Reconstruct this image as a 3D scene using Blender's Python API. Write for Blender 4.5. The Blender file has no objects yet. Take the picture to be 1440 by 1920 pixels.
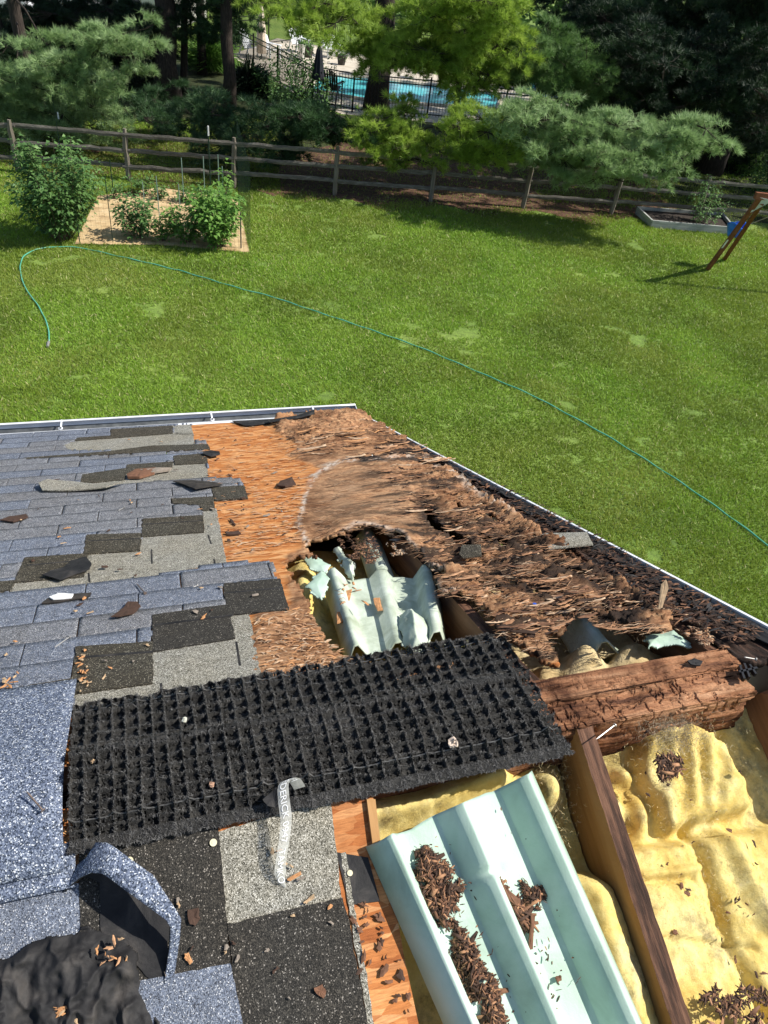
import bpy, math, random
import numpy as np
from mathutils import Vector, Matrix
R = math.radians
rnd = random.Random(7)
rg = np.random.default_rng(7)
sc = bpy.context.scene
COL = sc.collection

# ------------------------------------------------------------------ camera
HC = 6.2
F_PX, PITCH, ROLL = 1387.0, R(38.5), R(7.6)
cp, sp, cr, sr = math.cos(PITCH), math.sin(PITCH), math.cos(ROLL), math.sin(ROLL)
CAM = np.array([0, 0, HC])
e_r = np.array([1.0, 0, 0]); e_f = np.array([0, cp, -sp]); e_d = np.array([0, -sp, -cp])
i_r = cr * e_r - sr * e_d          # image right
i_d = sr * e_r + cr * e_d          # image down
cam_d = bpy.data.cameras.new('camera'); cam = bpy.data.objects.new('camera', cam_d); COL.objects.link(cam)
Mc = Matrix.Identity(4)
for i in range(3):
    Mc[i][0] = i_r[i]; Mc[i][1] = -i_d[i]; Mc[i][2] = -e_f[i]
Mc[0][3], Mc[1][3], Mc[2][3] = 0, 0, HC
cam.matrix_world = Mc
cam_d.sensor_fit = 'VERTICAL'; cam_d.sensor_height = 36; cam_d.sensor_width = 27
cam_d.lens = F_PX / 1920 * 36
cam_d.clip_start = 0.02; cam_d.clip_end = 3000
sc.camera = cam

# ------------------------------------------------------------------ light
SUN_AZ, SUN_EL = 84.0, 47.0        # azimuth from +Y towards +X
w = bpy.data.worlds.new('World'); sc.world = w; w.use_nodes = True
nt = w.node_tree
sky = nt.nodes.new('ShaderNodeTexSky'); sky.sky_type = 'NISHITA'; sky.sun_disc = False
sky.sun_elevation = R(SUN_EL); sky.sun_rotation = R(SUN_AZ)
bg = nt.nodes['Background']; nt.links.new(sky.outputs[0], bg.inputs[0]); bg.inputs[1].default_value = 0.10
sl = bpy.data.lights.new('sun', 'SUN'); sl.energy = 4.6; sl.angle = R(0.53); sl.color = (1, .955, .88)
so = bpy.data.objects.new('sun', sl); COL.objects.link(so)
sdir = Vector((math.sin(R(SUN_AZ)) * math.cos(R(SUN_EL)), math.cos(R(SUN_AZ)) * math.cos(R(SUN_EL)), math.sin(R(SUN_EL))))
so.rotation_euler = sdir.to_track_quat('Z', 'Y').to_euler(); so.location = (5, 0, 20)
sc.view_settings.view_transform = 'Standard'; sc.view_settings.look = 'None'
sc.view_settings.exposure = 0.60; sc.view_settings.gamma = 1

# ------------------------------------------------------------------ geometry of the picture
def D(px, py):
    a, b = px - 720, py - 960
    v = e_f * F_PX + i_r * a + i_d * b
    return v / np.linalg.norm(v)
def PR(p):
    q = np.asarray(p, float) - CAM
    z = q @ e_f
    return np.stack([720 + F_PX * (q @ i_r) / z, 960 + F_PX * (q @ i_d) / z], -1)
def G(px, py, z=0.0):
    d = D(px, py); return CAM + d * ((z - HC) / d[2])
def at(px, py, Y):
    d = D(px, py); return CAM + d * (Y / d[1])
def hgt(base, py):
    lo, hi = 0.0, 12.0
    for _ in range(30):
        m = (lo + hi) / 2
        if PR(base + np.array([0, 0, m]))[1] > py: lo = m
        else: hi = m
    return lo
AZ, S1, S2, HR = R(69.3), R(20.0), R(21.5), 1.5
rd = np.array([math.sin(AZ), math.cos(AZ), 0])
_h = np.array([math.sin(AZ - math.pi / 2), math.cos(AZ - math.pi / 2), 0])
fd = _h * math.cos(S1) + np.array([0, 0, -math.sin(S1)])
nu = _h * math.cos(S2) + np.array([0, 0, math.sin(S2)])     # up-slope on the near plane
nF = np.cross(rd, fd); nN = np.cross(rd, nu)
_o = D(560, 1390); O = CAM + _o * (HR / -_o[2])
def frame(x, y, z):
    M = Matrix.Identity(4)
    for i in range(3):
        M[i][0] = x[i]; M[i][1] = y[i]; M[i][2] = z[i]; M[i][3] = O[i]
    return M
MF, MN = frame(rd, fd, nF), frame(rd, nu, nN)
MH = frame(rd, _h, np.array([0, 0, 1.0]))                    # horizontal frame at the ridge
AX = {'F': (rd, fd, nF, MF), 'N': (rd, nu, nN, MN), 'H': (rd, _h, np.array([0, 0, 1.0]), MH)}
def L(fr, px, py, off=0.0):
    x, y, n, _ = AX[fr]
    d = D(px, py); P = CAM + d * (((O + n * off - CAM) @ n) / (d @ n)); q = P - O
    return (q @ x, q @ y, off)
def W(fr, p):
    x, y, n, _ = AX[fr]
    p = np.asarray(p, float)
    return O + p[..., 0:1] * x + p[..., 1:2] * y + p[..., 2:3] * n
def inpoly(x, y, poly):
    x = np.asarray(x, float); y = np.asarray(y, float); c = np.zeros(x.shape, bool)
    n = len(poly)
    for i in range(n):
        x1, y1 = poly[i]; x2, y2 = poly[(i + 1) % n]
        if y1 == y2: continue
        k = ((y1 > y) != (y2 > y)) & (x < (x2 - x1) * (y - y1) / (y2 - y1) + x1)
        c ^= k
    return c
def hash3(i, j, k):
    n = (i * 374761393 + j * 668265263 + k * 1274126177) & 0xffffffff
    n = ((n ^ (n >> 13)) * 1274126177) & 0xffffffff
    return ((n ^ (n >> 16)) & 0xffff) / 65535.0
def vnoise(x, y, k=0):
    xi = np.floor(x).astype(np.int64); yi = np.floor(y).astype(np.int64)
    fx = x - xi; fy = y - yi; fx = fx * fx * (3 - 2 * fx); fy = fy * fy * (3 - 2 * fy)
    a = hash3(xi, yi, k); b = hash3(xi + 1, yi, k); c = hash3(xi, yi + 1, k); d = hash3(xi + 1, yi + 1, k)
    return (a * (1 - fx) + b * fx) * (1 - fy) + (c * (1 - fx) + d * fx) * fy
def fbm(x, y, o=4, k=0):
    s = 0; a = 1; t = 0
    for i in range(o):
        s = s + a * vnoise(x * 2 ** i + 17.3 * i, y * 2 ** i + 5.1 * i, k + i); t += a; a *= .5
    return s / t

# ------------------------------------------------------------------ materials
MATS = {}
def new_mat(name):
    m = bpy.data.materials.new(name); m.use_nodes = True
    nt = m.node_tree; b = nt.nodes['Principled BSDF']
    return m, nt, b
def ramp(nt, stops, interp='LINEAR'):
    r = nt.nodes.new('ShaderNodeValToRGB'); cr_ = r.color_ramp; cr_.interpolation = interp
    while len(cr_.elements) < len(stops): cr_.elements.new(0.5)
    for e, (p, c) in zip(cr_.elements, stops):
        e.position = p; e.color = (*c, 1) if len(c) == 3 else c
    return r
def coords(nt, stretch=(1, 1, 1)):
    t = nt.nodes.new('ShaderNodeTexCoord'); mp = nt.nodes.new('ShaderNodeMapping')
    mp.inputs['Scale'].default_value = stretch
    nt.links.new(t.outputs['Object'], mp.inputs[0]); return mp.outputs[0]
def noise(nt, vec, scale, detail=4, rough=.6, dist=0):
    n = nt.nodes.new('ShaderNodeTexNoise'); n.inputs['Scale'].default_value = scale
    n.inputs['Detail'].default_value = detail; n.inputs['Roughness'].default_value = rough; n.inputs['Distortion'].default_value = dist
    nt.links.new(vec, n.inputs['Vector']); return n.outputs['Fac']
def mixc(nt, fac, a, b, mode='MIX'):
    m = nt.nodes.new('ShaderNodeMix'); m.data_type = 'RGBA'; m.blend_type = mode
    for sock, v in ((m.inputs[0], fac), (m.inputs[6], a), (m.inputs[7], b)):
        if isinstance(v, (int, float)): sock.default_value = v
        elif isinstance(v, tuple): sock.default_value = (*v, 1)
        else: nt.links.new(v, sock)
    return m.outputs[2]
def bump(nt, b, h, strength=.5, dist=.01, prev=None):
    n = nt.nodes.new('ShaderNodeBump'); n.inputs['Strength'].default_value = strength; n.inputs['Distance'].default_value = dist
    nt.links.new(h, n.inputs['Height'])
    if prev: nt.links.new(prev, n.inputs['Normal'])
    nt.links.new(n.outputs[0], b.inputs['Normal']); return n.outputs[0]
def attr(nt, name):
    a = nt.nodes.new('ShaderNodeAttribute'); a.attribute_name = name; return a
def simple(name, stops, scale=5, detail=5, rough=.8, stretch=(1, 1, 1), bs=0, bd=.01, metal=0, spec=.3, trans=0, dist=0, bscale=None, nrough=.6):
    m, nt, b = new_mat(name)
    v = coords(nt, stretch); f = noise(nt, v, scale, detail, nrough, dist); r = ramp(nt, stops); nt.links.new(f, r.inputs[0])
    nt.links.new(r.outputs[0], b.inputs['Base Color']); b.inputs['Roughness'].default_value = rough
    b.inputs['Metallic'].default_value = metal; b.inputs['Specular IOR Level'].default_value = spec
    if bs: bump(nt, b, noise(nt, v, bscale, 4) if bscale else f, bs, bd)
    if trans:
        t = nt.nodes.new('ShaderNodeBsdfTranslucent'); nt.links.new(r.outputs[0], t.inputs[0])
        mx = nt.nodes.new('ShaderNodeMixShader'); mx.inputs[0].default_value = trans
        nt.links.new(b.outputs[0], mx.inputs[1]); nt.links.new(t.outputs[0], mx.inputs[2])
        nt.links.new(mx.outputs[0], nt.nodes['Material Output'].inputs[0])
    return m
def plain(name, c, rough=.6, metal=0, spec=.4):
    c2 = tuple(min(1, x * 1.18) for x in c); c1 = tuple(x * .8 for x in c)
    return simple(name, [(.3, c1), (.7, c2)], 9, 4, rough, metal=metal, spec=spec, bs=.1, bd=.002)
def granules(name, cols, tint, scale=420, tscale=3.0, tamt=.5):
    """mineral granules: one random colour per grain, a broad weathering tint over them"""
    m, nt, b = new_mat(name)
    v = coords(nt)
    vo = nt.nodes.new('ShaderNodeTexVoronoi'); vo.inputs['Scale'].default_value = scale; nt.links.new(v, vo.inputs['Vector'])
    sp_ = nt.nodes.new('ShaderNodeSeparateColor'); nt.links.new(vo.outputs['Color'], sp_.inputs[0])
    r = ramp(nt, cols, 'CONSTANT'); nt.links.new(sp_.outputs[0], r.inputs[0])
    n = noise(nt, v, tscale, 5, .65); n2 = noise(nt, v, 40, 4, .7)
    r2 = ramp(nt, [(.34, (0, 0, 0)), (.66, (1, 1, 1))]); nt.links.new(n, r2.inputs[0])
    k = nt.nodes.new('ShaderNodeMath'); k.operation = 'MULTIPLY'; k.inputs[1].default_value = tamt; nt.links.new(r2.outputs[0], k.inputs[0])
    c = mixc(nt, k.outputs[0], r.outputs[0], tint, 'MULTIPLY')
    r3 = ramp(nt, [(.3, (.72, .72, .72)), (.7, (1.12, 1.12, 1.12))]); nt.links.new(n2, r3.inputs[0])
    c = mixc(nt, 1.0, c, r3.outputs[0], 'MULTIPLY')
    nt.links.new(c, b.inputs['Base Color']); b.inputs['Roughness'].default_value = .85; b.inputs['Specular IOR Level'].default_value = .25
    bump(nt, b, vo.outputs['Distance'], .7, .0016)
    return m
M_BLUE = granules('blue_granules', [(0, (.055, .062, .080)), (.18, (.115, .135, .175)), (.5, (.17, .20, .262)), (.80, (.27, .30, .355)), (.95, (.58, .60, .62))], (.66, .61, .56), scale=520, tamt=.6)
M_BLUE2 = granules('worn_blue_granules', [(0, (.058, .060, .066)), (.22, (.13, .138, .156)), (.55, (.20, .212, .238)), (.8, (.30, .31, .33)), (.95, (.55, .55, .55))], (.70, .62, .52), scale=520)
M_GREY = granules('grey_granules', [(0, (.07, .067, .052)), (.2, (.18, .175, .145)), (.45, (.28, .27, .23)), (.74, (.40, .39, .34)), (.93, (.62, .61, .56))], (.86, .76, .6), scale=520)
M_DARK = granules('dark_granules', [(0, (.018, .017, .015)), (.45, (.040, .037, .032)), (.8, (.072, .066, .055)), (.965, (.28, .26, .23))], (.95, .82, .66), scale=500)
M_DARK2 = granules('brown_dark_granules', [(0, (.022, .020, .015)), (.4, (.055, .05, .038)), (.8, (.10, .09, .066)), (.955, (.34, .32, .26))], (.9, .72, .52), scale=500)
M_CAPB = granules('cap_granules', [(0, (.03, .04, .06)), (.22, (.085, .107, .16)), (.52, (.15, .18, .25)), (.80, (.28, .32, .39)), (.94, (.62, .65, .68))], (.8, .78, .76), scale=420)
M_FELT = simple('felt', [(.3, (.010, .010, .011)), (.52, (.024, .023, .023)), (.72, (.065, .058, .052))], 14, 8, .7, bs=.8, bd=.008, spec=.22, dist=.4)
M_ASPH = simple('asphalt_back', [(.3, (.014, .013, .012)), (.7, (.06, .05, .042))], 30, 6, .7, bs=.5, bd=.003)
def osb(name, stops, scale=(14, 60, 60)):
    m, nt, b = new_mat(name)
    v = coords(nt)
    mp = nt.nodes.new('ShaderNodeMapping'); mp.inputs['Scale'].default_value = scale; nt.links.new(v, mp.inputs[0])
    n0 = nt.nodes.new('ShaderNodeTexNoise'); n0.inputs['Scale'].default_value = 9; nt.links.new(v, n0.inputs['Vector'])
    ad = nt.nodes.new('ShaderNodeVectorMath'); ad.operation = 'MULTIPLY_ADD'; ad.inputs[1].default_value = (1.6, 1.6, 1.6)
    nt.links.new(n0.outputs['Color'], ad.inputs[0]); nt.links.new(mp.outputs[0], ad.inputs[2])
    vo = nt.nodes.new('ShaderNodeTexVoronoi'); vo.inputs['Scale'].default_value = 1.0; nt.links.new(ad.outputs[0], vo.inputs['Vector'])
    sc_ = nt.nodes.new('ShaderNodeSeparateColor'); nt.links.new(vo.outputs['Color'], sc_.inputs[0])
    r = ramp(nt, stops); nt.links.new(sc_.outputs[0], r.inputs[0])
    g = noise(nt, coords(nt, (1, 9, 9)), 30, 5, .7)
    rgm = ramp(nt, [(.3, (.62, .58, .55)), (.7, (1.15, 1.15, 1.15))]); nt.links.new(g, rgm.inputs[0])
    c = mixc(nt, 1.0, r.outputs[0], rgm.outputs[0], 'MULTIPLY')
    return m, nt, b, c, vo, v, g
OSBC = [(0, (.38, .125, .036)), (.3, (.52, .20, .060)), (.6, (.62, .28, .10)), (.85, (.72, .39, .17)), (1, (.44, .16, .05))]
m, nt, b, c, vo, v, g = osb('osb_board', OSBC)
s1 = noise(nt, v, 2.6, 5, .6); rr = ramp(nt, [(.45, (1, 1, 1)), (.72, (.55, .42, .36))]); nt.links.new(s1, rr.inputs[0])
c = mixc(nt, 1.0, c, rr.outputs[0], 'MULTIPLY'); nt.links.new(c, b.inputs['Base Color'])
b.inputs['Roughness'].default_value = .75; b.inputs['Specular IOR Level'].default_value = .2
q = bump(nt, b, g, .5, .003); bump(nt, b, vo.outputs['Distance'], .35, .004, q)
M_OSB = m
# the sheathing: orange strand board going over into brown rot; 'rot', 'salt', 'black' are vertex attributes (stain maps; 'black' also darkens crack edges)
m, nt, b, c, vo, v, g = osb('sheathing', OSBC)
rot = attr(nt, 'rot').outputs['Fac']
vs = coords(nt, (1, 6, 3))
n1 = noise(nt, vs, 13, 12, .78, .5); rA = ramp(nt, [(.26, (.035, .016, .009)), (.38, (.15, .070, .036)), (.49, (.36, .185, .092)), (.62, (.56, .34, .18)), (.80, (.70, .50, .33))]); nt.links.new(n1, rA.inputs[0])
n2 = noise(nt, v, 4.5, 6, .65); rB = ramp(nt, [(.36, (.40, .35, .33)), (.54, (1, 1, 1))]); nt.links.new(n2, rB.inputs[0])
rotc = mixc(nt, 1.0, rA.outputs[0], rB.outputs[0], 'MULTIPLY')
greyc = mixc(nt, attr(nt, 'grey').outputs['Fac'], rotc, (.38, .25, .15))
c1 = mixc(nt, rot, c, greyc)
c1 = mixc(nt, 1.0, c1, rgm.outputs[0] if False else (1, 1, 1), 'MULTIPLY')
c2 = mixc(nt, attr(nt, 'salt').outputs['Fac'], c1, (.66, .56, .46))
c3 = mixc(nt, attr(nt, 'black').outputs['Fac'], c2, (.020, .016, .014))
nt.links.new(c3, b.inputs['Base Color']); b.inputs['Roughness'].default_value = .85; b.inputs['Specular IOR Level'].default_value = .15
q = bump(nt, b, n1, .9, .010); bump(nt, b, g, .5, .003, q)
M_SHEATH = m
def wood(name, stops, ax=0, scale=9, rough=.8, bd=.004, knots=.15, bs=.7):
    st = [1, 1, 1]; st = [(.22 if i == ax else 3.2) for i in range(3)]
    return simple(name, stops, scale, 8, rough, tuple(st), bs=bs, bd=bd, spec=.2, dist=knots, nrough=.7)
def ridge_wood():
    m, nt, b = new_mat('rotted_ridge_wood'); v = coords(nt, (.35, 3.2, 3.2)); n = noise(nt, v, 6, 10, .72, .3)
    r = ramp(nt, [(.27, (.035, .018, .012)), (.40, (.13, .060, .036)), (.52, (.42, .20, .10)), (.66, (.60, .34, .19)), (.85, (.68, .49, .33))]); nt.links.new(n, r.inputs[0])
    v2 = coords(nt, (.16, 3.6, 3.6)); n2 = noise(nt, v2, 17, 6, .8, .4); r2 = ramp(nt, [(.36, (.12, .07, .055)), (.46, (1, 1, 1))]); nt.links.new(n2, r2.inputs[0])
    n3 = noise(nt, coords(nt, (1, .8, .8)), 34, 5, .75); r3 = ramp(nt, [(.34, (.25, .17, .14)), (.45, (1, 1, 1))]); nt.links.new(n3, r3.inputs[0])
    n4 = noise(nt, coords(nt), 3.2, 6, .7); r4 = ramp(nt, [(.38, (.24, .20, .20)), (.50, (.75, .72, .7)), (.62, (1.1, 1.1, 1.1))]); nt.links.new(n4, r4.inputs[0])
    c = mixc(nt, 1, r.outputs[0], r2.outputs[0], 'MULTIPLY'); c = mixc(nt, .8, c, r3.outputs[0], 'MULTIPLY'); c = mixc(nt, 1, c, r4.outputs[0], 'MULTIPLY')
    nt.links.new(c, b.inputs['Base Color']); b.inputs['Roughness'].default_value = .85; b.inputs['Specular IOR Level'].default_value = .15
    q = bump(nt, b, n2, 1, .010); q = bump(nt, b, n3, .9, .006, q); bump(nt, b, n, .5, .01, q); return m
M_RIDGE = ridge_wood()
M_RAFTOP = wood('weathered_rafter_top', [(.3, (.012, .008, .006)), (.44, (.050, .026, .017)), (.57, (.14, .070, .042)), (.78, (.30, .175, .11))], 1, 15, bd=.006, bs=.9)
M_RAFT = wood('rafter_wood', [(.25, (.26, .13, .045)), (.5, (.42, .235, .095)), (.8, (.52, .33, .16))], 1, 5, bs=.25)
M_RAFTD = wood('old_rafter_wood', [(.25, (.09, .042, .025)), (.5, (.20, .105, .06)), (.8, (.34, .20, .12))], 1, 6, bs=.4)
M_ROTD = wood('black_rotten_wood', [(.3, (.010, .008, .007)), (.5, (.035, .022, .016)), (.68, (.12, .06, .038)), (.85, (.26, .15, .09))], 1, 9, bd=.012, bs=.9)
M_CHIP = [simple('chip_%s' % n, [(.3, tuple(x * .6 for x in c_)), (.7, c_)], 60, 4, .85, bs=.4, bd=.002) for n, c_ in
          (('orange', (.56, .28, .12)), ('tan', (.52, .36, .21)), ('brown', (.19, .092, .052)), ('umber', (.075, .042, .028)), ('grey', (.30, .25, .20)))]
M_CARD = [simple('strand_%s' % n, [(.3, tuple(x * .6 for x in c_)), (.7, c_)], 70, 4, .9, bs=.4, bd=.002) for n, c_ in
          (('a', (.54, .30, .16)), ('b', (.40, .21, .11)), ('c', (.20, .10, .055)), ('d', (.06, .034, .022)), ('e', (.60, .42, .27)))]
M_MINT = simple('mint_foam', [(.3, (.28, .38, .29)), (.46, (.40, .54, .43)), (.6, (.49, .62, .52)), (.8, (.62, .71, .61))], 5, 10, .55, bs=.25, bd=.002, bscale=180, spec=.35, dist=.5)
M_MINTW = simple('dusty_mint_foam', [(.3, (.27, .31, .22)), (.5, (.44, .50, .40)), (.72, (.60, .66, .58))], 9, 7, .8, bs=.35, bd=.003, bscale=90, dist=.8)
M_WHITE = simple('white_metal', [(.3, (.66, .68, .70)), (.7, (.80, .81, .82))], 6, 5, .35, spec=.5)
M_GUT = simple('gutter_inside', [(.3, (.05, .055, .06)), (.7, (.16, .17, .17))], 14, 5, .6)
def wool():
    m, nt, b = new_mat('yellow_glass_wool')
    v = coords(nt)
    n1 = noise(nt, v, 7, 6, .65, .6); r1 = ramp(nt, [(.28, (.48, .32, .085)), (.42, (.64, .48, .15)), (.56, (.73, .60, .24)), (.75, (.77, .69, .40))]); nt.links.new(n1, r1.inputs[0])
    n2 = noise(nt, v, 7.5, 7, .72); r2 = ramp(nt, [(.53, (0, 0, 0)), (.66, (.75, .75, .75))]); nt.links.new(n2, r2.inputs[0])
    n3 = noise(nt, v, 90, 6, .8); r3 = ramp(nt, [(.42, (.04, .032, .02)), (.62, (.42, .33, .17))]); nt.links.new(n3, r3.inputs[0])
    c = mixc(nt, r2.outputs[0], r1.outputs[0], r3.outputs[0])
    n6 = noise(nt, v, 55, 6, .75); r6 = ramp(nt, [(.3, (.88, .85, .78)), (.65, (1.06, 1.06, 1.06))]); nt.links.new(n6, r6.inputs[0]); c = mixc(nt, 1.0, c, r6.outputs[0], 'MULTIPLY')
    n5 = noise(nt, v, 150, 3, .6); r5 = ramp(nt, [(.70, (0, 0, 0)), (.74, (1, 1, 1))]); nt.links.new(n5, r5.inputs[0])
    c = mixc(nt, r5.outputs[0], c, (.07, .045, .02))
    nt.links.new(c, b.inputs['Base Color']); b.inputs['Roughness'].default_value = .95; b.inputs['Specular IOR Level'].default_value = .1
    b.inputs['Subsurface Weight'].default_value = .0
    q = bump(nt, b, noise(nt, coords(nt), 38, 8, .8, .2), .5, .010); bump(nt, b, noise(nt, v, 260, 4, .8), .4, .0025, q)
    return m
M_WOOL = wool()
M_BLACK = simple('black_net', [(.3, (.010, .0095, .009)), (.55, (.026, .025, .023)), (.8, (.075, .07, .062))], 22, 8, .7, bs=.9, bd=.005, spec=.25, bscale=300)
M_FIBRE = simple('black_fibre', [(.3, (.028, .027, .026)), (.7, (.12, .117, .112))], 90, 3, .5, spec=.4)
M_FOL = {}
def foliage(k, lo, mid, hi, tr=.35, sc_=1.3):
    M_FOL[k] = simple('needles_' + k, [(.3, lo), (.5, mid), (.72, hi)], sc_, 4, .55, trans=tr, spec=.35)
foliage('yellow_green', (.15, .25, .03), (.28, .41, .055), (.42, .55, .10), .45)
foliage('blue_green', (.16, .26, .09), (.29, .42, .17), (.44, .57, .30), .45)
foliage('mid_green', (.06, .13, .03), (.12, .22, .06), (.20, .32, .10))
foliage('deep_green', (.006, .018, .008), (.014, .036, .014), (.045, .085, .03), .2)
foliage('leaf', (.08, .18, .03), (.15, .30, .055), (.26, .42, .10), .35, 4)
foliage('dark_leaf', (.05, .12, .035), (.10, .20, .055), (.18, .31, .09), .3, 4)
foliage('grass', (.135, .205, .022), (.21, .29, .034), (.32, .375, .07), .4, .40)
foliage('shade_green', (.02, .055, .02), (.045, .10, .035), (.09, .17, .06), .3)  # needle colour darkened to stand for boughs hanging in shade
M_BARK = simple('bark', [(.3, (.018, .014, .011)), (.6, (.05, .038, .03)), (.8, (.10, .08, .062))], 12, 7, .95, (2, 2, .5), bs=.9, bd=.03)
M_TWIG = simple('twig', [(.3, (.05, .035, .024)), (.7, (.15, .11, .08))], 20, 3, .9)
M_RAIL = wood('grey_rail', [(.3, (.06, .055, .045)), (.55, (.15, .135, .115)), (.8, (.34, .31, .27))], 0, 6, bs=.6, bd=.01)
M_POSTW = wood('grey_post', [(.3, (.08, .068, .05)), (.55, (.19, .165, .13)), (.8, (.34, .30, .25))], 2, 6, bs=.6, bd=.01)
M_BLKMETAL = plain('black_metal', (.012, .012, .013), .4)
M_GREENMETAL = plain('green_metal', (.012, .035, .022), .5)
M_CREAM = plain('white_paint', (.78, .78, .76), .5)

# ------------------------------------------------------------------ object builders
def link(name, me, parent=None, M=None, base=None):
    o = bpy.data.objects.new(name, me); COL.objects.link(o)
    if M is not None: o.matrix_basis = M
    if parent is not None:
        o.parent = parent; o.matrix_parent_inverse = Matrix.Translation(-parent.location)
    return o
def setmesh(me, V, Fs, mats, mi=None, smooth=False):
    V = np.asarray(V, np.float32).reshape(-1, 3)
    if isinstance(Fs, np.ndarray):
        k = Fs.shape[1]; n = len(Fs)
        me.vertices.add(len(V)); me.vertices.foreach_set('co', V.ravel())
        me.loops.add(n * k); me.loops.foreach_set('vertex_index', Fs.astype(np.int32).ravel())
        me.polygons.add(n); me.polygons.foreach_set('loop_start', np.arange(0, n * k, k, dtype=np.int32))
        me.update(calc_edges=True)
    else:
        me.from_pydata([tuple(map(float, v)) for v in V], [], [tuple(f) for f in Fs]); me.update()
    for m in (mats if isinstance(mats, (list, tuple)) else [mats]): me.materials.append(m)
    if mi is not None: me.polygons.foreach_set('material_index', np.asarray(mi, np.int32))
    if smooth: me.polygons.foreach_set('use_smooth', np.ones(len(me.polygons), bool))
    me.validate(); me.update()
    return me
def obj(name, V, Fs, mats, parent=None, M=None, mi=None, smooth=False, origin=None):
    """V in world space (M None) or in frame M; unparented world meshes get their origin at `origin`"""
    V = np.asarray(V, float).reshape(-1, 3)
    if M is None and parent is None:
        if origin is None:
            origin = np.array([V[:, 0].mean(), V[:, 1].mean(), V[:, 2].min()])
        V = V - origin; M = Matrix.Translation(origin)
    elif M is not None and parent is None:
        c = V.mean(0); V = V - c; M = M @ Matrix.Translation(c)
    me = bpy.data.meshes.new(name); setmesh(me, V, Fs, mats, mi, smooth)
    return link(name, me, parent, M)
def tag(o, label=None, cat=None, group=None, kind=None):
    if label: o['label'] = label
    if cat: o['category'] = cat
    if group: o['group'] = group
    if kind: o['kind'] = kind
    return o
def thing(name, loc, label, cat, group=None):
    o = bpy.data.objects.new(name, None); COL.objects.link(o); o.location = tuple(map(float, loc)); o.empty_display_size = .1
    return tag(o, label, cat, group)
def copy_tree(o, parent=None):
    c = o.copy(); COL.objects.link(c)
    if parent: c.parent = parent
    for ch in list(o.children): copy_tree(ch, c)
    return c
class MB:
    def __init__(s): s.v = []; s.f = []; s.m = []
    def add(s, V, Fs, mi=0):
        n = len(s.v); s.v += [tuple(map(float, p)) for p in V]; s.f += [tuple(i + n for i in f) for f in Fs]; s.m += [mi] * len(Fs)
    def box(s, c, size, ax=None, mi=0):
        c = np.array(c, float); h = np.array(size, float) / 2
        A_ = np.eye(3) if ax is None else np.array(ax, float)
        V = [c + A_[0] * x * h[0] + A_[1] * y * h[1] + A_[2] * z * h[2] for x in (-1, 1) for y in (-1, 1) for z in (-1, 1)]
        s.add(V, [(0, 1, 3, 2), (4, 6, 7, 5), (0, 4, 5, 1), (2, 3, 7, 6), (0, 2, 6, 4), (1, 5, 7, 3)], mi)
    def bar(s, a, b, wd, ht=None, mi=0, up=(0, 0, 1)):
        a = np.array(a, float); b = np.array(b, float); ht = ht or wd
        d = b - a; l = np.linalg.norm(d); d /= l; u = np.array(up, float)
        if abs(d @ u) > .95: u = np.array([0, 1.0, 0])
        sd = np.cross(d, u); sd /= np.linalg.norm(sd); u2 = np.cross(sd, d)
        s.box((a + b) / 2, (l, wd, ht), (d, sd, u2), mi)
    def tube(s, pts, r, n=6, mi=0, cap=True):
        pts = [np.array(p, float) for p in pts]; k = len(pts)
        rs = r if hasattr(r, '__len__') else [r] * k
        V = []; Fs = []; prev = None
        for i, p in enumerate(pts):
            d = pts[min(i + 1, k - 1)] - pts[max(i - 1, 0)]; d /= (np.linalg.norm(d) + 1e-9)
            if prev is None:
                u = np.array([0, 0, 1.0]) if abs(d[2]) < .9 else np.array([1.0, 0, 0])
            else: u = prev
            a = np.cross(d, u); a /= (np.linalg.norm(a) + 1e-9); u = np.cross(a, d); prev = u
            for j in range(n):
                t = 2 * math.pi * j / n; V.append(p + (a * math.cos(t) + u * math.sin(t)) * rs[i])
        for i in range(k - 1):
            for j in range(n):
                j2 = (j + 1) % n; Fs.append((i * n + j, i * n + j2, (i + 1) * n + j2, (i + 1) * n + j))
        if cap: Fs += [tuple(range(n))[::-1], tuple((k - 1) * n + j for j in range(n))]
        s.add(V, Fs, mi)
    def prism(s, poly, z0, z1, mi=0):
        """poly: list of (x, y) in the frame; from height z0 up to z1"""
        n = len(poly); V = [(x, y, z1) for x, y in poly] + [(x, y, z0) for x, y in poly]
        s.add(V, [tuple(range(n)), tuple(range(2 * n - 1, n - 1, -1))] + [(i, i + n, (i + 1) % n + n, (i + 1) % n) for i in range(n)], mi)
    def build(s, name, mats, parent=None, M=None, smooth=False, origin=None):
        return obj(name, s.v, s.f, mats, parent, M, s.m if isinstance(mats, (list, tuple)) else None, smooth, origin)
def grid_faces(nx, ny):
    i, j = np.meshgrid(np.arange(nx - 1), np.arange(ny - 1), indexing='ij')
    a = (i * ny + j).ravel(); return np.stack([a, a + ny, a + ny + 1, a + 1], 1)
def solid(o, th, off=-1):
    m = o.modifiers.new('thickness', 'SOLIDIFY'); m.thickness = th; m.offset = off; return o
def unit(v): return v / (np.linalg.norm(v, axis=-1, keepdims=True) + 1e-9)
# ================================================================== HOUSE AND ROOF
house = thing('house', (O[0], O[1], 0), 'house whose shingled roof lies torn open, with bare strand board and framing', 'house')
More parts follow.
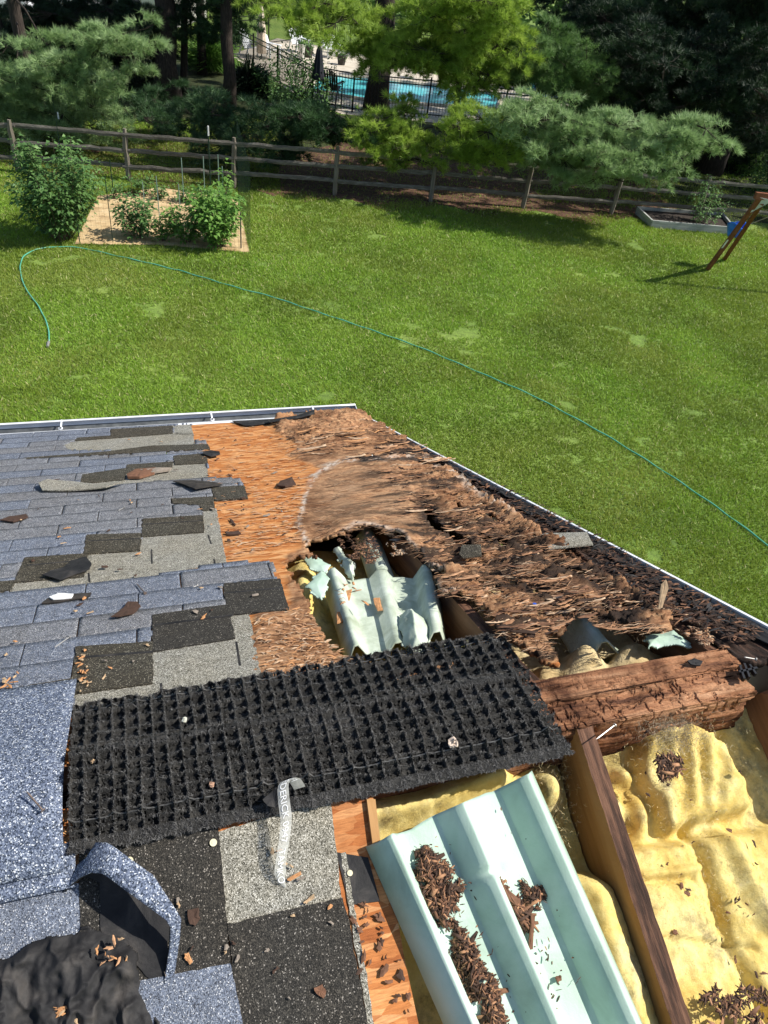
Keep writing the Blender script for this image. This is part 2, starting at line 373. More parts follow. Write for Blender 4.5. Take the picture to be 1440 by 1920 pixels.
# walls, ceiling boards under the roof
def hp(s, u, z): return O + rd * s + _h * u + np.array([0, 0, z])
ev = 3.30
wall = MB()
zt = lambda u: -abs(u) * math.tan(S1) - .26
wall.box(O * [1, 1, 0] + rd * -2.2 + _h * (ev - .45) + [0, 0, (O[2] + zt(ev - .45)) / 2], (6.6, .14, O[2] + zt(ev - .45)), (rd, _h, (0, 0, 1)))
V = []
for s_ in (1.02, 1.14):
    V += [O * [1, 1, 0] + rd * s_ + _h * u + [0, 0, z] for u, z in ((ev - .38, 0), (ev - .38, O[2] + zt(ev - .38)), (0, O[2] - .30), (-2.4, O[2] + zt(2.4)), (-2.4, 0))]
wall.add(V, [(0, 1, 2, 3, 4), (9, 8, 7, 6, 5)] + [(i, i + 5, (i + 1) % 5 + 5, (i + 1) % 5) for i in range(5)])
M_SIDING = simple('siding', [(.3, (.50, .49, .45)), (.7, (.62, .61, .57))], 3, 4, .6)
wall.build('wall', M_SIDING, house)
M_CEIL = simple('bay_lining', [(.3, (.045, .028, .018)), (.7, (.11, .07, .045))], 6, 5, .9)
b_ = MB(); b_.prism([(-3.9, 0), (1.36, 0), (1.02, 3.40), (-3.9, 3.40)], -.245, -.225); b_.build('ceiling_board', M_CEIL, house, MF)
b_ = MB(); b_.box((-1.2, -1.25, -.235), (5.4, 2.4, .02)); b_.build('ceiling_board', M_CEIL, house, MN)

def rake(t):   # s of the outer roof edge at slope distance t (far plane)
    (s1_, t1_, _), (s2_, t2_, _) = L('F', 676, 779), L('F', 1440, 1182)
    return s2_ + (s1_ - s2_) * (t - t2_) / (t1_ - t2_)
def fpoly(pts, fr='F', off=0): return [L(fr, x, y, off)[:2] for x, y in pts]

# ---- sheathing, far plane
HOLE1 = [(573,1026),(586,1020),(600,1018),(640,1006),(668,995),(702,995),(745,1010),(790,1050),(830,1088),(816,1106),(826,1122),(857,1127),(884,1124),(897,1132),(915,1158),(936,1192),(940,1240),(720,1264),(663,1234),(628,1223),(604,1188),(581,1149),(573,1122),(558,1098),(542,1083),(535,1055),(560,1046),(590,1044)]
CRACKA = [(790,945),(807,950),(820,978),(845,990),(884,1012),(890,1026),(862,1020),(838,1009),(812,994),(795,970)]
CRACKS2 = [[(905,998),(960,1010),(1015,1042),(1002,1052),(975,1040),(940,1028)], [(1035,1058),(1100,1080),(1140,1112),(1120,1112),(1080,1098),(1045,1080)], [(955,1086),(1010,1104),(1048,1140),(1005,1132),(985,1112),(962,1104)], [(1130,1116),(1180,1130),(1222,1162),(1175,1152)], [(850,932),(900,950),(950,985),(900,965)]]
CRACKB = [(885,1085),(919,1092),(942,1110),(944,1124),(905,1102)]
KEEP = [(330,780),(670,774),(745,818),(880,910),(985,985),(1095,1062),(1205,1128),(1252,1170),(1250,1188),(1205,1200),(1150,1188),(1128,1165),(1085,1142),(1050,1128),(1035,1137),(1047,1160),(1062,1168),(1058,1192),(1028,1190),(1027,1212),(1050,1248),(1020,1240),(975,1212),(936,1195),(930,1225),(900,1320),(330,1400)]
ROT = [(510,785),(676,770),(1330,1100),(1290,1260),(930,1230),(720,1300),(470,1300),(476,1150),(540,1146),(538,1050),(575,1028),(560,985),(566,950),(574,915),(604,885),(575,872),(545,862),(560,838),(520,812)]
def segdist(x, y, pl):
    dmin = np.full(x.shape, 1e9)
    for (x1, y1), (x2, y2) in zip(pl[:-1], pl[1:]):
        dx, dy = x2 - x1, y2 - y1; t = np.clip(((x - x1) * dx + (y - y1) * dy) / (dx * dx + dy * dy), 0, 1)
        dmin = np.minimum(dmin, np.hypot(x - x1 - t * dx, y - y1 - t * dy))
    return dmin
ss = np.arange(-.35, 1.62, .0085)
tt = [.045]
while tt[-1] < 3.47: tt.append(tt[-1] + .0055 + .0026 * tt[-1])
tt = np.array(tt); NS, NT = len(ss), len(tt)
S_, T_ = np.meshgrid(ss, tt, indexing='ij')
P0 = PR(W('F', np.stack([S_, T_, 0 * S_], -1).reshape(-1, 3))).reshape(NS, NT, 2)
PX, PY = P0[..., 0], P0[..., 1]
wob = (fbm(S_ * 9, T_ * 14, 4, 3) - .5) * 34 + (fbm(S_ * 45, T_ * 60, 3, 8) - .5) * 16
kx = np.where(PX > 560, 1, .25)
inrot = inpoly(PX + wob, PY + wob * .6, ROT).astype(float)
# soften the stain edge
for _ in range(2):
    inrot[1:-1, 1:-1] = (inrot[1:-1, 1:-1] * 2 + inrot[:-2, 1:-1] + inrot[2:, 1:-1] + inrot[1:-1, :-2] + inrot[1:-1, 2:]) / 6
smooth_zone = np.clip(1 - segdist(PX, PY, [(650, 930), (740, 960)]) / 95, 0, 1)
deep = np.clip((PX - 700) / 120, 0, 1.25) * inrot
topz = np.clip((860 - PY) / 40, 0, 1) * inrot
amp = inrot * (.35 + .65 * np.maximum(deep, topz)) * (1 - .6 * smooth_zone) * .74
n_a = fbm(S_ * 4.5, T_ * 8, 5, 11); n_b = fbm(S_ * 7 + T_ * 1.5, T_ * 26, 5, 21); n_c = fbm(S_ * 20, T_ * 80, 3, 31)
terr = np.floor(n_b * 9 + n_a * 4) / 9
n_d = fbm(S_ * 13 + 3 * n_a, T_ * 30, 4, 61); plate = np.abs(((n_d * 7 + n_a * 3) % 1) - .0) ** 2.2
Hh = amp * (.070 * (n_a - .45) + .055 * (terr - .7) + .012 * n_b + .010 * n_c + .017 * plate) + (1 - inrot) * (.0012 * fbm(S_ * 12, T_ * 60, 2, 5) + .0025 * (fbm(S_ * 3, T_ * 3, 2, 9) - .5))
# broad buckles: swell across the middle, lifted lips round the openings
def bell(px, py, r): return np.exp(-((PX - px) ** 2 + ((PY - py) * 1.4) ** 2) / r ** 2)
Hh += .030 * bell(720, 905, 110) + .030 * bell(1000, 1060, 90) + .03 * bell(620, 812, 70) + .025 * bell(960, 815, 60) - .02 * bell(900, 1085, 50)
hd = segdist(PX, PY, HOLE1[3:12]); Hh += .028 * np.exp(-(hd / 26) ** 2) * (.4 + fbm(S_ * 14, T_ * 14, 3, 2))
Hh += .022 * np.exp(-(segdist(PX, PY, [(1035,1137),(1085,1142),(1150,1188),(1250,1188)]) / 22) ** 2) * fbm(S_ * 14, T_ * 14, 3, 4) * 1.5
for c_ in CRACKS2: Hh -= .026 * np.exp(-(segdist(PX, PY, c_[:3]) / 12) ** 2)
Hh -= .020 * np.exp(-(segdist(PX, PY, CRACKA[:5]) / 16) ** 2)
Hh = np.clip(Hh, -.035, .075)
Vg = np.stack([S_, T_, Hh], -1).reshape(-1, 3)
Fg = grid_faces(NS, NT)
cx = PX.ravel()[Fg].mean(1); cy = PY.ravel()[Fg].mean(1)
jw = (wob.ravel()[Fg].mean(1)); j2 = ((fbm(S_ * 70, T_ * 110, 2, 12) - .5) * 26).ravel()[Fg].mean(1)
jx = cx + (.35 * jw + j2) * np.where(cx > 500, 1, 0); jy = cy + (.25 * jw + .5 * j2) * np.where(cx > 500, 1, 0)
keep = inpoly(jx, jy, KEEP) & ~inpoly(jx, jy, HOLE1) & ~inpoly(jx, jy, CRACKA) & ~inpoly(jx, jy, CRACKB)
crev = np.abs(fbm(S_ * 5 + .8 * n_a, T_ * 17, 4, 131) - .5); crev = (crev < .012 + .012 * (n_c > .5)) & (fbm(S_ * 3, T_ * 3, 2, 133) > .47) & (inrot > .6) & (deep > .25)
keep &= ~(crev.ravel()[Fg].sum(1) >= 3)
for c_ in CRACKS2: keep &= ~inpoly(jx, jy, c_)
for q_ in [(905,1005,9),(700,862,5),(1010,1150,8),(960,1085,10),(1060,1110,8),(860,960,6)]:
    keep &= ~(np.hypot(jx - q_[0], (jy - q_[1]) * 1.6) < q_[2])
Fk = Fg[keep]
sh = obj('sheathing_board', Vg, Fk, M_SHEATH, house, MF)
def setattr_(o, name, arr):
    a = o.data.attributes.new(name, 'FLOAT', 'POINT'); a.data.foreach_set('value', np.asarray(arr, np.float32).ravel())
salt = np.clip(1.2 - segdist(PX + wob * .35, PY + wob * .2, [(790,866),(735,872),(640,872),(604,885),(574,915),(568,950),(562,985),(578,1022)]) / 6, 0, 1) * (.1 + .75 * (fbm(S_ * 40, T_ * 40, 3, 71) > .5))
salt = np.maximum(salt, np.clip(1 - segdist(PX + wob * .5, PY + wob * .4, [(800,862),(850,895),(905,930),(960,965)]) / 9, 0, 1) * (fbm(S_ * 50, T_ * 50, 3, 77) > .48) * .85)
salt = np.maximum(salt, np.clip(1 - hd / 5, 0, 1) * .6)
grey = np.clip(smooth_zone * 1.3, 0, 1) * .5 * np.clip(fbm(S_ * 10, T_ * 28, 5, 41) * 3 - .9, 0, 1)
black = np.clip(1.25 - segdist(PX + wob * .6, PY + wob * .5, [(680,872),(740,864),(800,850),(870,895),(960,950),(1080,1025),(1240,1110)]) / 14, 0, 1) * (fbm(S_ * 16, T_ * 22, 4, 55) > .44) * inrot
for c_ in CRACKS2[:4] + [CRACKA]: black = np.maximum(black, np.clip(1.3 - segdist(PX + wob * .3, PY + wob * .2, c_ + c_[:1]) / 16, 0, 1) * .92)  # darker along the crack outlines
black = np.maximum(black, inrot * np.clip((PX - 960) / 200, 0, 1) * np.clip((fbm(S_ * 6, T_ * 20, 5, 191) - .46) * 9, 0, .92))
black = np.maximum(black, inrot * np.clip((fbm(S_ * 4, T_ * 18, 5, 91) - .51) * 10, 0, .9) * np.clip((PX - 560) / 200, .25, 1))
# the old shingle line: dark weathering blotches on the sound board
for nm_, ar in (('rot', np.clip(inrot * 1.1, 0, 1)), ('salt', salt), ('grey', grey), ('black', black)): setattr_(sh, nm_, ar)
solid(sh, .013)
# loose torn strands standing off the rotten board
def flakes(n, rect_px, fr, offf, lmin, lmax, wmin, wmax, mats, poly=None, ang=.35, tilt=.5, seed=1, accept=None, curl=.3):
    """thin bent slivers lying on a roof plane; returns V, F, material index"""
    g = np.random.default_rng(seed); pts = []
    while len(pts) < n:
        x = g.uniform(rect_px[0], rect_px[2], 4000); y = g.uniform(rect_px[1], rect_px[3], 4000)
        ok = np.ones(4000, bool)
        if poly is not None: ok &= inpoly(x, y, poly)
        if accept is not None: ok &= accept(x, y, g)
        pts += list(zip(x[ok], y[ok]))
    pts = pts[:n]
    Vs = np.zeros((n, 6, 3)); mi = np.zeros((n, 2), int)
    for i, (x, y) in enumerate(pts):
        off = offf(x, y) if callable(offf) else offf
        c = np.array(L(fr, x, y, off)); a = g.normal(0, ang); l = g.uniform(lmin, lmax) * .5; wd = g.uniform(wmin, wmax) * .5
        tz = g.normal(0, tilt); d = np.array([math.cos(a), math.sin(a), tz * .5]); d /= np.linalg.norm(d)
        sd = np.cross([0, 0, 1.0], d); sd /= np.linalg.norm(sd); sd = sd + np.array([0, 0, g.normal(0, tilt * 1.2)]); sd /= np.linalg.norm(sd)
        up = np.cross(d, sd); cu = l * curl * g.random()
        t1, t2 = g.uniform(.3, 1.1, 2)
        Vs[i] = [c - d * l - sd * wd * t1, c - d * l + sd * wd * t1 * .6, c + up * cu - sd * wd, c + up * cu + sd * wd, c + d * l - sd * wd * t2, c + d * l + sd * wd * t2 * .5]
        mi[i] = g.choice(len(mats), p=None)
    b0 = np.arange(n)[:, None] * 6
    Fs = np.concatenate([b0 + np.array([[0, 2, 3, 1]]), b0 + np.array([[2, 4, 5, 3]])], 1).reshape(-1, 4)
    Vs[..., 2] += np.maximum(0, (offf if not callable(offf) else 0) - Vs[..., 2].min(1))[:, None]
    return Vs.reshape(-1, 3), Fs, mi.ravel()
tree_px = np.stack([PX.ravel(), PY.ravel()], 1)
# height lookup from the board's own grid
def board_h(x, y):
    s0, t0, _ = L('F', x, y, 0)
    i = int(np.clip(round((s0 - ss[0]) / .0085), 0, NS - 1)); j = int(np.clip(np.searchsorted(tt, t0), 0, NT - 1))
    return float(Hh[i, j]) + .004
HSOLID = lambda x, y, g: ~inpoly(x, y, HOLE1) & ~inpoly(x, y, CRACKA)
KEEPR = [(500,790),(665,778),(880,912),(985,988),(1205,1132),(1250,1168),(1250,1188),(1150,1188),(1050,1128),(1062,1168),(1030,1190),(1040,1240),(936,1195),(897,1132),(826,1118),(790,1050),(702,990),(640,1000),(590,1010),(600,900),(720,868),(520,850)]
V, Fs, mi = flakes(4200, (490, 775, 1270, 1250), 'F', board_h, .012, .06, .0008, .0035, [M_CARD[0], M_CARD[1], M_CARD[2], M_CARD[3], M_CARD[4], M_CARD[0], M_CARD[1]], KEEPR, .30, .08, 3, HSOLID)
tag(obj('torn_strand', V, Fs, [M_CARD[0], M_CARD[1], M_CARD[2], M_CARD[3], M_CARD[4], M_CARD[0], M_CARD[1]], house, MF, mi), 'brown rotten strands torn up from the board', kind='stuff')
V, Fs, mi = flakes(700, (470, 1140, 720, 1260), 'F', board_h, .008, .032, .0015, .005, [M_CHIP[0], M_CARD[4], M_CARD[0]], [(478,1160),(560,1110),(604,1190),(660,1236),(720,1250),(500,1262)], .5, .3, 5)
tag(obj('torn_strand', V, Fs, [M_CHIP[0], M_CARD[4], M_CARD[0]], house, MF, mi), 'pale strands fraying beside the open hole', kind='stuff')
V, Fs, mi = flakes(800, (360, 795, 580, 1060), 'F', board_h, .015, .05, .003, .009, [M_CHIP[0], M_CARD[0], M_CARD[4], M_CHIP[0]], [(362,798),(520,790),(600,860),(560,1020),(430,1050)], .25, .06, 6)
tag(obj('torn_strand', V, Fs, [M_CHIP[0], M_CARD[0], M_CARD[4], M_CHIP[0]], house, MF, mi), 'orange strands lifting a little from the sound board', kind='stuff')

def plates(n, poly, seed, size, mats, fr='F'):
    g = np.random.default_rng(seed); Vs = []; Fs = []; mi = []; xs = [p[0] for p in poly]; ys = [p[1] for p in poly]; k = 0
    while k < n:
        x, y = g.uniform(min(xs), max(xs)), g.uniform(min(ys), max(ys))
        if not inpoly(np.array([x]), np.array([y]), poly)[0] or inpoly(np.array([x]), np.array([y]), HOLE1)[0]: continue
        c = np.array(L(fr, x, y, board_h(x, y))); l = g.uniform(*size); wd = l * g.uniform(.12, .30); a = g.normal(0, .28); tz = g.uniform(-.09, .09); m_ = 11
        ca, sa = math.cos(a), math.sin(a); nx_, ny_ = 6, 3; b0 = len(Vs); roll = g.uniform(-.2, .2)
        e1 = g.uniform(.2, 1, nx_ + 1); e2 = g.uniform(.2, 1, nx_ + 1)
        for i in range(nx_ + 1):
            for j in range(ny_ + 1):
                u_ = i / nx_ - .5; v_ = (j / ny_ - .5); v_ *= (e1[i] if v_ < 0 else e2[i]) * (1 - .5 * abs(u_)); 
                X = u_ * l; Y = v_ * wd; z = tz * X + roll * Y + 1.6 / l * (X * X) * .12 + g.normal(0, .0008); Vs.append((c[0] + X * ca - Y * sa, c[1] + X * sa + Y * ca, c[2] + z + .002))
        for i in range(nx_):
            for j in range(ny_): q = b0 + i * (ny_ + 1) + j; Fs.append((q, q + ny_ + 1, q + ny_ + 2, q + 1)); mi.append(k % len(mats))
        k += 1
    return np.array(Vs), np.array(Fs), mi
PM = [M_CARD[0], M_CARD[1], M_CARD[2], M_CARD[2], M_CARD[1], M_CARD[4], M_CARD[3]]
V, Fs, mi = plates(300, [(700,880),(760,850),(870,925),(1040,1035),(1195,1132),(1240,1170),(1150,1185),(1050,1128),(1060,1168),(1030,1200),(936,1190),(897,1130),(850,1105),(780,1010),(840,990),(760,950)], 71, (.03, .11), PM)
o = obj('torn_layer', V, Fs, PM, house, MF, mi); solid(o, .0012, 0); tag(o, 'curled brown board layers peeling up from the rotten sheathing', kind='stuff')
V, Fs, mi = plates(90, [(560,800),(672,780),(860,870),(740,862),(560,850)], 72, (.06, .16), [M_CARD[0], M_CHIP[0], M_CARD[4], M_CARD[1]])
o = obj('torn_layer', V, Fs, [M_CARD[0], M_CHIP[0], M_CARD[4], M_CARD[1]], house, MF, mi); solid(o, .0012, 0); tag(o, 'orange brown layers peeling up near the gutter corner', kind='stuff')
# plain board under the shingles (far) and the near plane's board
b_ = MB(); b_.box((-1.75, 1.77, -.0075), (2.9, 3.4, .011)); b_.build('sheathing_board', M_OSB, house, MF)
bz = MB(); bz.prism(fpoly([(612,1500),(700,1495),(706,1530),(712,1600),(742,1700),(757,1790),(800,1990),(690,1990),(640,1682)], 'N'), -.013, 0)
bz.build('sheathing_board', M_OSB, house, MN)
b_ = MB(); b_.box((-1.25, -1.2, -.008), (2.44, 2.3, .011)); b_.build('sheathing_board', M_OSB, house, MN)
bz = MB(); bz.prism(fpoly([(630,1598),(690,1608),(712,1690),(655,1697)], 'N'), .0005, .003); bz.build('felt_patch', M_FELT, house, MN)
bz = MB(); bz.prism(fpoly([(686,1500),(702,1500),(713,1595),(699,1600)], 'N'), .0, .012); bz.build('batten', M_RAFT, house, MN)

# ---- far shingles
E_ = .127
GREYS = [[(323,799),(357,796),(364,818),(330,816)], [(118,836),(150,826),(240,818),(330,812),(362,814),(366,838),(290,842),(210,846),(130,846)],
         [(160,917),(170,905),(240,890),(330,868),(388,866),(390,898),(283,905),(170,919)],
         [(380,955),(406,955),(425,1058),(385,1063),(270,1085),(180,1094),(80,1108),(20,1112),(20,1090),(150,1070),(160,1035),(263,1030),(267,1005),(383,998)],
         [(425,1148),(466,1150),(478,1195),(492,1290),(390,1310),(140,1350),(134,1300),(287,1280),(285,1220),(440,1196)]]
DARKS = [[(47,1049),(165,1041),(158,1085),(26,1096)], [(0,1094),(30,1092),(22,1110),(0,1113)], [(163,1006),(265,1003),(263,1036),(157,1043)], [(268,976),(380,969),(383,1001),(266,1010)],
         [(322,938),(400,934),(403,958),(380,961),(374,950),(324,947)], [(397,917),(458,913),(465,937),(403,941)], [(155,892),(238,880),(235,902),(150,910)], [(238,874),(325,868),(322,882),(235,891)],
         [(326,857),(386,853),(390,871),(328,874)], [(208,807),(323,800),(324,815),(140,829),(145,823),(208,819)], [(45,861),(200,849),(285,838),(390,835),(394,844),(300,849),(215,854),(50,863)],
         [(420,1098),(525,1089),(542,1147),(432,1157),(421,1122)], [(286,1157),(428,1137),(441,1201),(287,1226)], [(143,1217),(287,1207),(287,1286),(140,1306),(134,1290)], [(-60,1306),(0,1300),(134,1277),(136,1300),(0,1320),(-60,1330)]]
BLUER = [(-4000,1400),(-1400,880),(-300,812),(0,800),(358,796),(363,826),(385,827),(394,842),(384,846),(389,871),(392,897),(452,899),(458,913),(397,918),(402,945),(425,1057),(509,1053),(520,1097),(432,1140),(440,1203),(300,1240),(142,1300),(136,1330),(0,1345),(-500,1500)]
def blue_ok(x, y):
    ok = inpoly(x, y, BLUER)
    for p in GREYS + DARKS: ok &= ~inpoly(x, y, p)
    return ok
t_end = 3.45; k = 0; row = 0
SLOT0 = L('F', 60, 1150)[0]
t_hi = t_end
sh_rng = random.Random(3)
while t_hi > .12:
    t_lo = max(.10, t_hi - E_); nsub = 5
    offs = SLOT0 + (.1525 if row % 2 else 0) + sh_rng.uniform(-.012, .012)
    sA = -2.7 if t_hi > 1 else -2.0
    slots = [offs + .305 * i for i in range(-12, 8)]
    s_prev = None
    strips = [offs + .915 * i + .305 * (row % 3) for i in range(-5, 3)]
    for q0, q1 in zip(strips[:-1], strips[1:]):
        if q1 < -2.9 or q0 > .2: continue
        xs = list(np.arange(q0 + .002, q1 - .002, .0125)) + [q1 - .002]
        for sl_ in slots:
            if q0 < sl_ < q1 - .02: xs += [sl_ - .0016, sl_ + .0016]
        xs = np.array(sorted(xs)); ts = np.linspace(t_lo, t_hi, nsub + 1)
        lift = sh_rng.uniform(0, .002)
        X, Y = np.meshgrid(xs, ts, indexing='ij'); fr_ = (Y - t_lo) / E_
        Z = .0045 + (.003 + lift) * fr_ + .0015 * (fbm(X * 6, Y * 6, 2, row) - .5)
        Fg_ = grid_faces(len(xs), nsub + 1)
        cxs = X.ravel()[Fg_].mean(1); cts = Y.ravel()[Fg_].mean(1)
        pp = PR(W('F', np.stack([cxs, cts, 0 * cxs], -1)))
        jj = (fbm(cxs * 60, cts * 60, 2, 4) - .5) * 5
        ok = blue_ok(pp[:, 0] + jj, pp[:, 1] + jj * .6)
        for sl_ in slots: ok &= ~((np.abs(cxs - sl_) < .0016))
        if ok.sum() < 3: continue
        Fk = Fg_[ok]; top = np.stack([X, Y, Z], -1).reshape(-1, 3)
        # skirts on every open edge
        from collections import Counter
        ed = Counter()
        for f in Fk:
            for a_, b2 in zip(f, np.roll(f, -1)): ed[(a_, b2)] += 1
        sk = []; N0 = len(top); bot = top.copy(); bot[:, 2] = np.minimum(bot[:, 2] - .004, .0035)
        for (a_, b2) in ed:
            if (b2, a_) not in ed: sk.append((a_, a_ + N0, b2 + N0, b2))
        Fa = np.array(list(map(tuple, Fk)) + sk)
        pm = .35 if t_lo > 1.6 else .6 if t_lo > .9 else .85
        obj('shingle', np.concatenate([top, bot]), Fa, M_BLUE if sh_rng.random() < pm else M_BLUE2, house, MF)
        k += 1
    t_hi -= E_; row += 1
print('blue shingles', k)
def slab(poly, fr, z0, z1, mat, name, jag=.0, step=.012, parent=house, bend=None, M=None):
    """flat piece with finely wavering edges"""
    pts = []
    for (x1, y1), (x2, y2) in zip(poly, poly[1:] + poly[:1]):
        l = math.hypot(x2 - x1, y2 - y1); n = max(1, int(l / step)) if jag else 1
        for i in range(n):
            f = i / n; nx, ny = (y2 - y1) / (l + 1e-9), -(x2 - x1) / (l + 1e-9)
            j = rnd.gauss(0, jag) if jag and i else 0
            pts.append((x1 + (x2 - x1) * f + nx * j, y1 + (y2 - y1) * f + ny * j))
    b = MB(); b.prism(pts, z0, z1)
    return b.build(name, mat, parent, M or AX[fr][3])
for p in GREYS: tag(slab(fpoly(p), 'F', -.001, .0042, M_GREY, 'underlap_shingle', .0012), 'pale grey unweathered strip of shingle')
for i, p in enumerate(DARKS):
    tag(slab(fpoly(p), 'F', .0, .0088 + .0002 * (i % 3), M_DARK if i in (11, 12) else M_DARK2, 'exposed_shingle', .0012), 'dark strip where the upper shingle is torn off')
# sealant lines and cutouts in the exposed strips
for a_, c_, wd in [((290,1172),(438,1153),.010), ((422,1112),(528,1102),.009), ((146,1233),(287,1222),.011), ((270,983),(380,976),.008), ((165,1014),(262,1010),.008), ((50,1060),(160,1050),.009)]:
    p1, p2 = np.array(L('F', *a_, .009)), np.array(L('F', *c_, .009)); b_ = MB(); b_.bar(p1, p2, wd, .0012); b_.build('sealant_line', M_FELT, house, MF)
for a_, c_ in [((284,1030),(285,1057)), ((401,1048),(404,1062)), ((443,1203),(450,1248)), ((302,1281),(303,1303)), ((166,1074),(168,1092)), ((390,1003),(396,1020)), ((361,862),(362,870))]:
    p1, p2 = np.array(L('F', *a_, .0043)), np.array(L('F', *c_, .0043)); b_ = MB(); b_.bar(p1, p2, .006, .001); b_.build('cutout', M_FELT, house, MF)

# ---- near shingles
slab(fpoly([(405,1560),(620,1500),(641,1690),(424,1740)], 'N'), 'N', 0, .0045, M_GREY, 'underlap_shingle', .001)
slab(fpoly([(150,1600),(409,1545),(426,1729),(434,1815),(270,1850),(150,1850)], 'N'), 'N', 0.0005, .0078, M_DARK, 'exposed_shingle', .0008)
slab(fpoly([(427,1731),(641,1683),(652,1720),(700,1990),(460,1990),(434,1812)], 'N'), 'N', 0.0005, .0098, M_DARK, 'exposed_shingle', .0012)
slab(fpoly([(200,1850),(432,1806),(470,1990),(180,1990)], 'N'), 'N', 0.0005, .0118, M_BLUE, 'shingle', .0008)
slab(fpoly([(638,1600),(648,1598),(712,1990),(700,1990)], 'N'), 'N', 0.0005, .0035, M_GREY, 'underlap_shingle', .0015)
slab(fpoly([(-300,1770),(0,1690),(158,1655),(160,1800),(-300,1990)], 'N'), 'N', 0.0005, .0065, M_BLUE, 'shingle', .0008)
slab(fpoly([(162,1653),(196,1648),(196,1800),(164,1800)], 'N'), 'N', 0.0005, .0069, M_BLUE, 'shingle', .0004)
slab([(-2.7, -.9), (1.2, -.9), (1.2, -1.9), (-2.7, -1.9)], 'N', 0.0005, .008, M_BLUE2, 'shingle')

# ---- ridge caps: the big cap on the left and the bent one beside the vent
def strip_sheet(name, rows, th, mats, parent=house, smooth=True):
    """rows: list of equal-length world polylines -> a thin sheet with a top and an under face"""
    A_ = np.array(rows); nx, ny = A_.shape[:2]
    me_f = grid_faces(nx, ny); o = obj(name, A_.reshape(-1, 3), me_f, mats, parent, Matrix.Identity(4) if parent else None, smooth=smooth)
    m_ = o.modifiers.new('thickness', 'SOLIDIFY'); m_.thickness = th; m_.offset = 0; m_.material_offset = 1 if isinstance(mats, list) else 0; m_.material_offset_rim = 1 if isinstance(mats, list) else 0
    return o
def ridge_pt(s, v, off):    # v>0 far side, v<0 near side; rounded over the ridge
    r_ = .05
    a = W('F', np.array([s, abs(v), off])) if v > 0 else W('N', np.array([s, v, off]))
    k_ = max(0, 1 - abs(v) / r_); return a - np.array([0, 0, .012]) * k_
s_e = L('F', 140, 1300, .03)[0]
for n_, (s0_, s1__, lf) in enumerate([(-2.2, -1.55, 0), (-1.75, -1.1, .002), (-1.3, s_e, .004)]):
    rows = []
    for s in np.linspace(s0_, s1__, 24):
        ln = []
        for v in np.concatenate([np.linspace(.375, .02, 14), np.linspace(-.02, -.172, 10)]):
            e = .024 + lf + .004 * float(fbm(np.array([s * 4.]), np.array([v * 8.]), 2, 3)[0])
            if v < -.13: e -= .010 * (-.13 - v) / .05
            ln.append(ridge_pt(s, v, e))
        rows.append(ln)
    strip_sheet('ridge_cap', rows, .005, [M_ASPH, M_CAPB])
# second, lower lip under the cap
rows = [[ridge_pt(s, v, .012 + .003 * math.sin(s * 9)) for v in np.linspace(-.12, -.205, 8)] for s in np.linspace(-1.3, s_e + .02, 20)]
strip_sheet('ridge_cap', rows, .006, [M_ASPH, M_CAPB])
prof = [(118,1674,.006), (134,1660,.020), (152,1646,.044), (172,1637,.062), (192,1638,.078), (206,1647,.084), (240,1673,.088), (280,1702,.088), (310,1724,.084), (319,1738,.070), (317,1775,.040), (310,1822,.016), (303,1866,.004)]
rim = [W('N', np.array(L('N', x, y, o_))) for x, y, o_ in prof]
ext = [(.055 if 2 < i < 8 else .035) for i in range(len(prof))]
rows = []
for f in np.linspace(0, 1, 7):
    rows.append([p + nu * ext[i] * f * (1 if i < 8 else .3) + rd * ((.020 if i > 7 else .010) * f) - nN * (.012 * f * f) * (1 if i < 9 else .3) for i, p in enumerate(rim)])
rows = rows[::-1]
rows2 = [[p + nu * .0 for p in r_] for r_ in rows]
strip_sheet('bent_ridge_cap', rows2, .005, [M_CAPB, M_FELT], smooth=False)
slab(fpoly([(150,1640),(200,1612),(322,1700),(308,1866),(250,1800),(190,1745),(188,1655)], 'N'), 'N', .0085, .0105, M_FELT, 'felt_patch', .001)  # felt whose black also stands for the deep shade under the cap

# ---- ridge beam and rafters
def timber(name, fr, p, q, wd, dp, mat, topmat=None, off=0, wig=.002, seg=40, M=None, ends=True, jag=0.0):
    """a timber whose top runs p->q (frame coords, x y), depth below the top; finely uneven faces"""
    p = np.array([*p, off]); q = np.array([*q, off]); d = q - p; l = np.linalg.norm(d); d /= l
    sd = np.cross([0, 0, 1.0], d); ring = []
    prof = [(-wd / 2, 0), (-wd / 4, 0), (0, 0), (wd / 4, 0), (wd / 2, 0), (wd / 2, -dp * .25), (wd / 2, -dp * .5), (wd / 2, -dp), (-wd / 2, -dp), (-wd / 2, -dp * .5), (-wd / 2, -dp * .25)]
    V = []; n = len(prof)
    for i in range(seg + 1):
        c = p + d * l * i / seg
        for j, (a, z) in enumerate(prof):
            jz = (float(fbm(np.array([i * .22 * (1 if seg < 200 else .5) + off * 31]), np.array([j * 1.7 + p[0] * 9]), 5, 5)[0]) - .5) * wig * 2
            ed = jag * max(0, float(fbm(np.array([i * .4]), np.array([j * .5 + 3]), 2, 8)[0]) - .45) * 4 if j in (0, 4) else 0
            V.append(c + sd * (a * (1 - ed * 3) + jz) + np.array([0, 0, z + jz - ed * .02]))
    Fs = []; mi = []
    for i in range(seg):
        for j in range(n):
            j2_ = (j + 1) % n; Fs.append((i * n + j, (i + 1) * n + j, (i + 1) * n + j2_, i * n + j2_)); mi.append(0 if j < 4 else 1)
    Fs += [tuple(range(n)), tuple(seg * n + j for j in range(n))[::-1]]; mi += [1, 1]
    return obj(name, V, Fs, [topmat or mat, mat], house, M or AX[fr][3], mi)
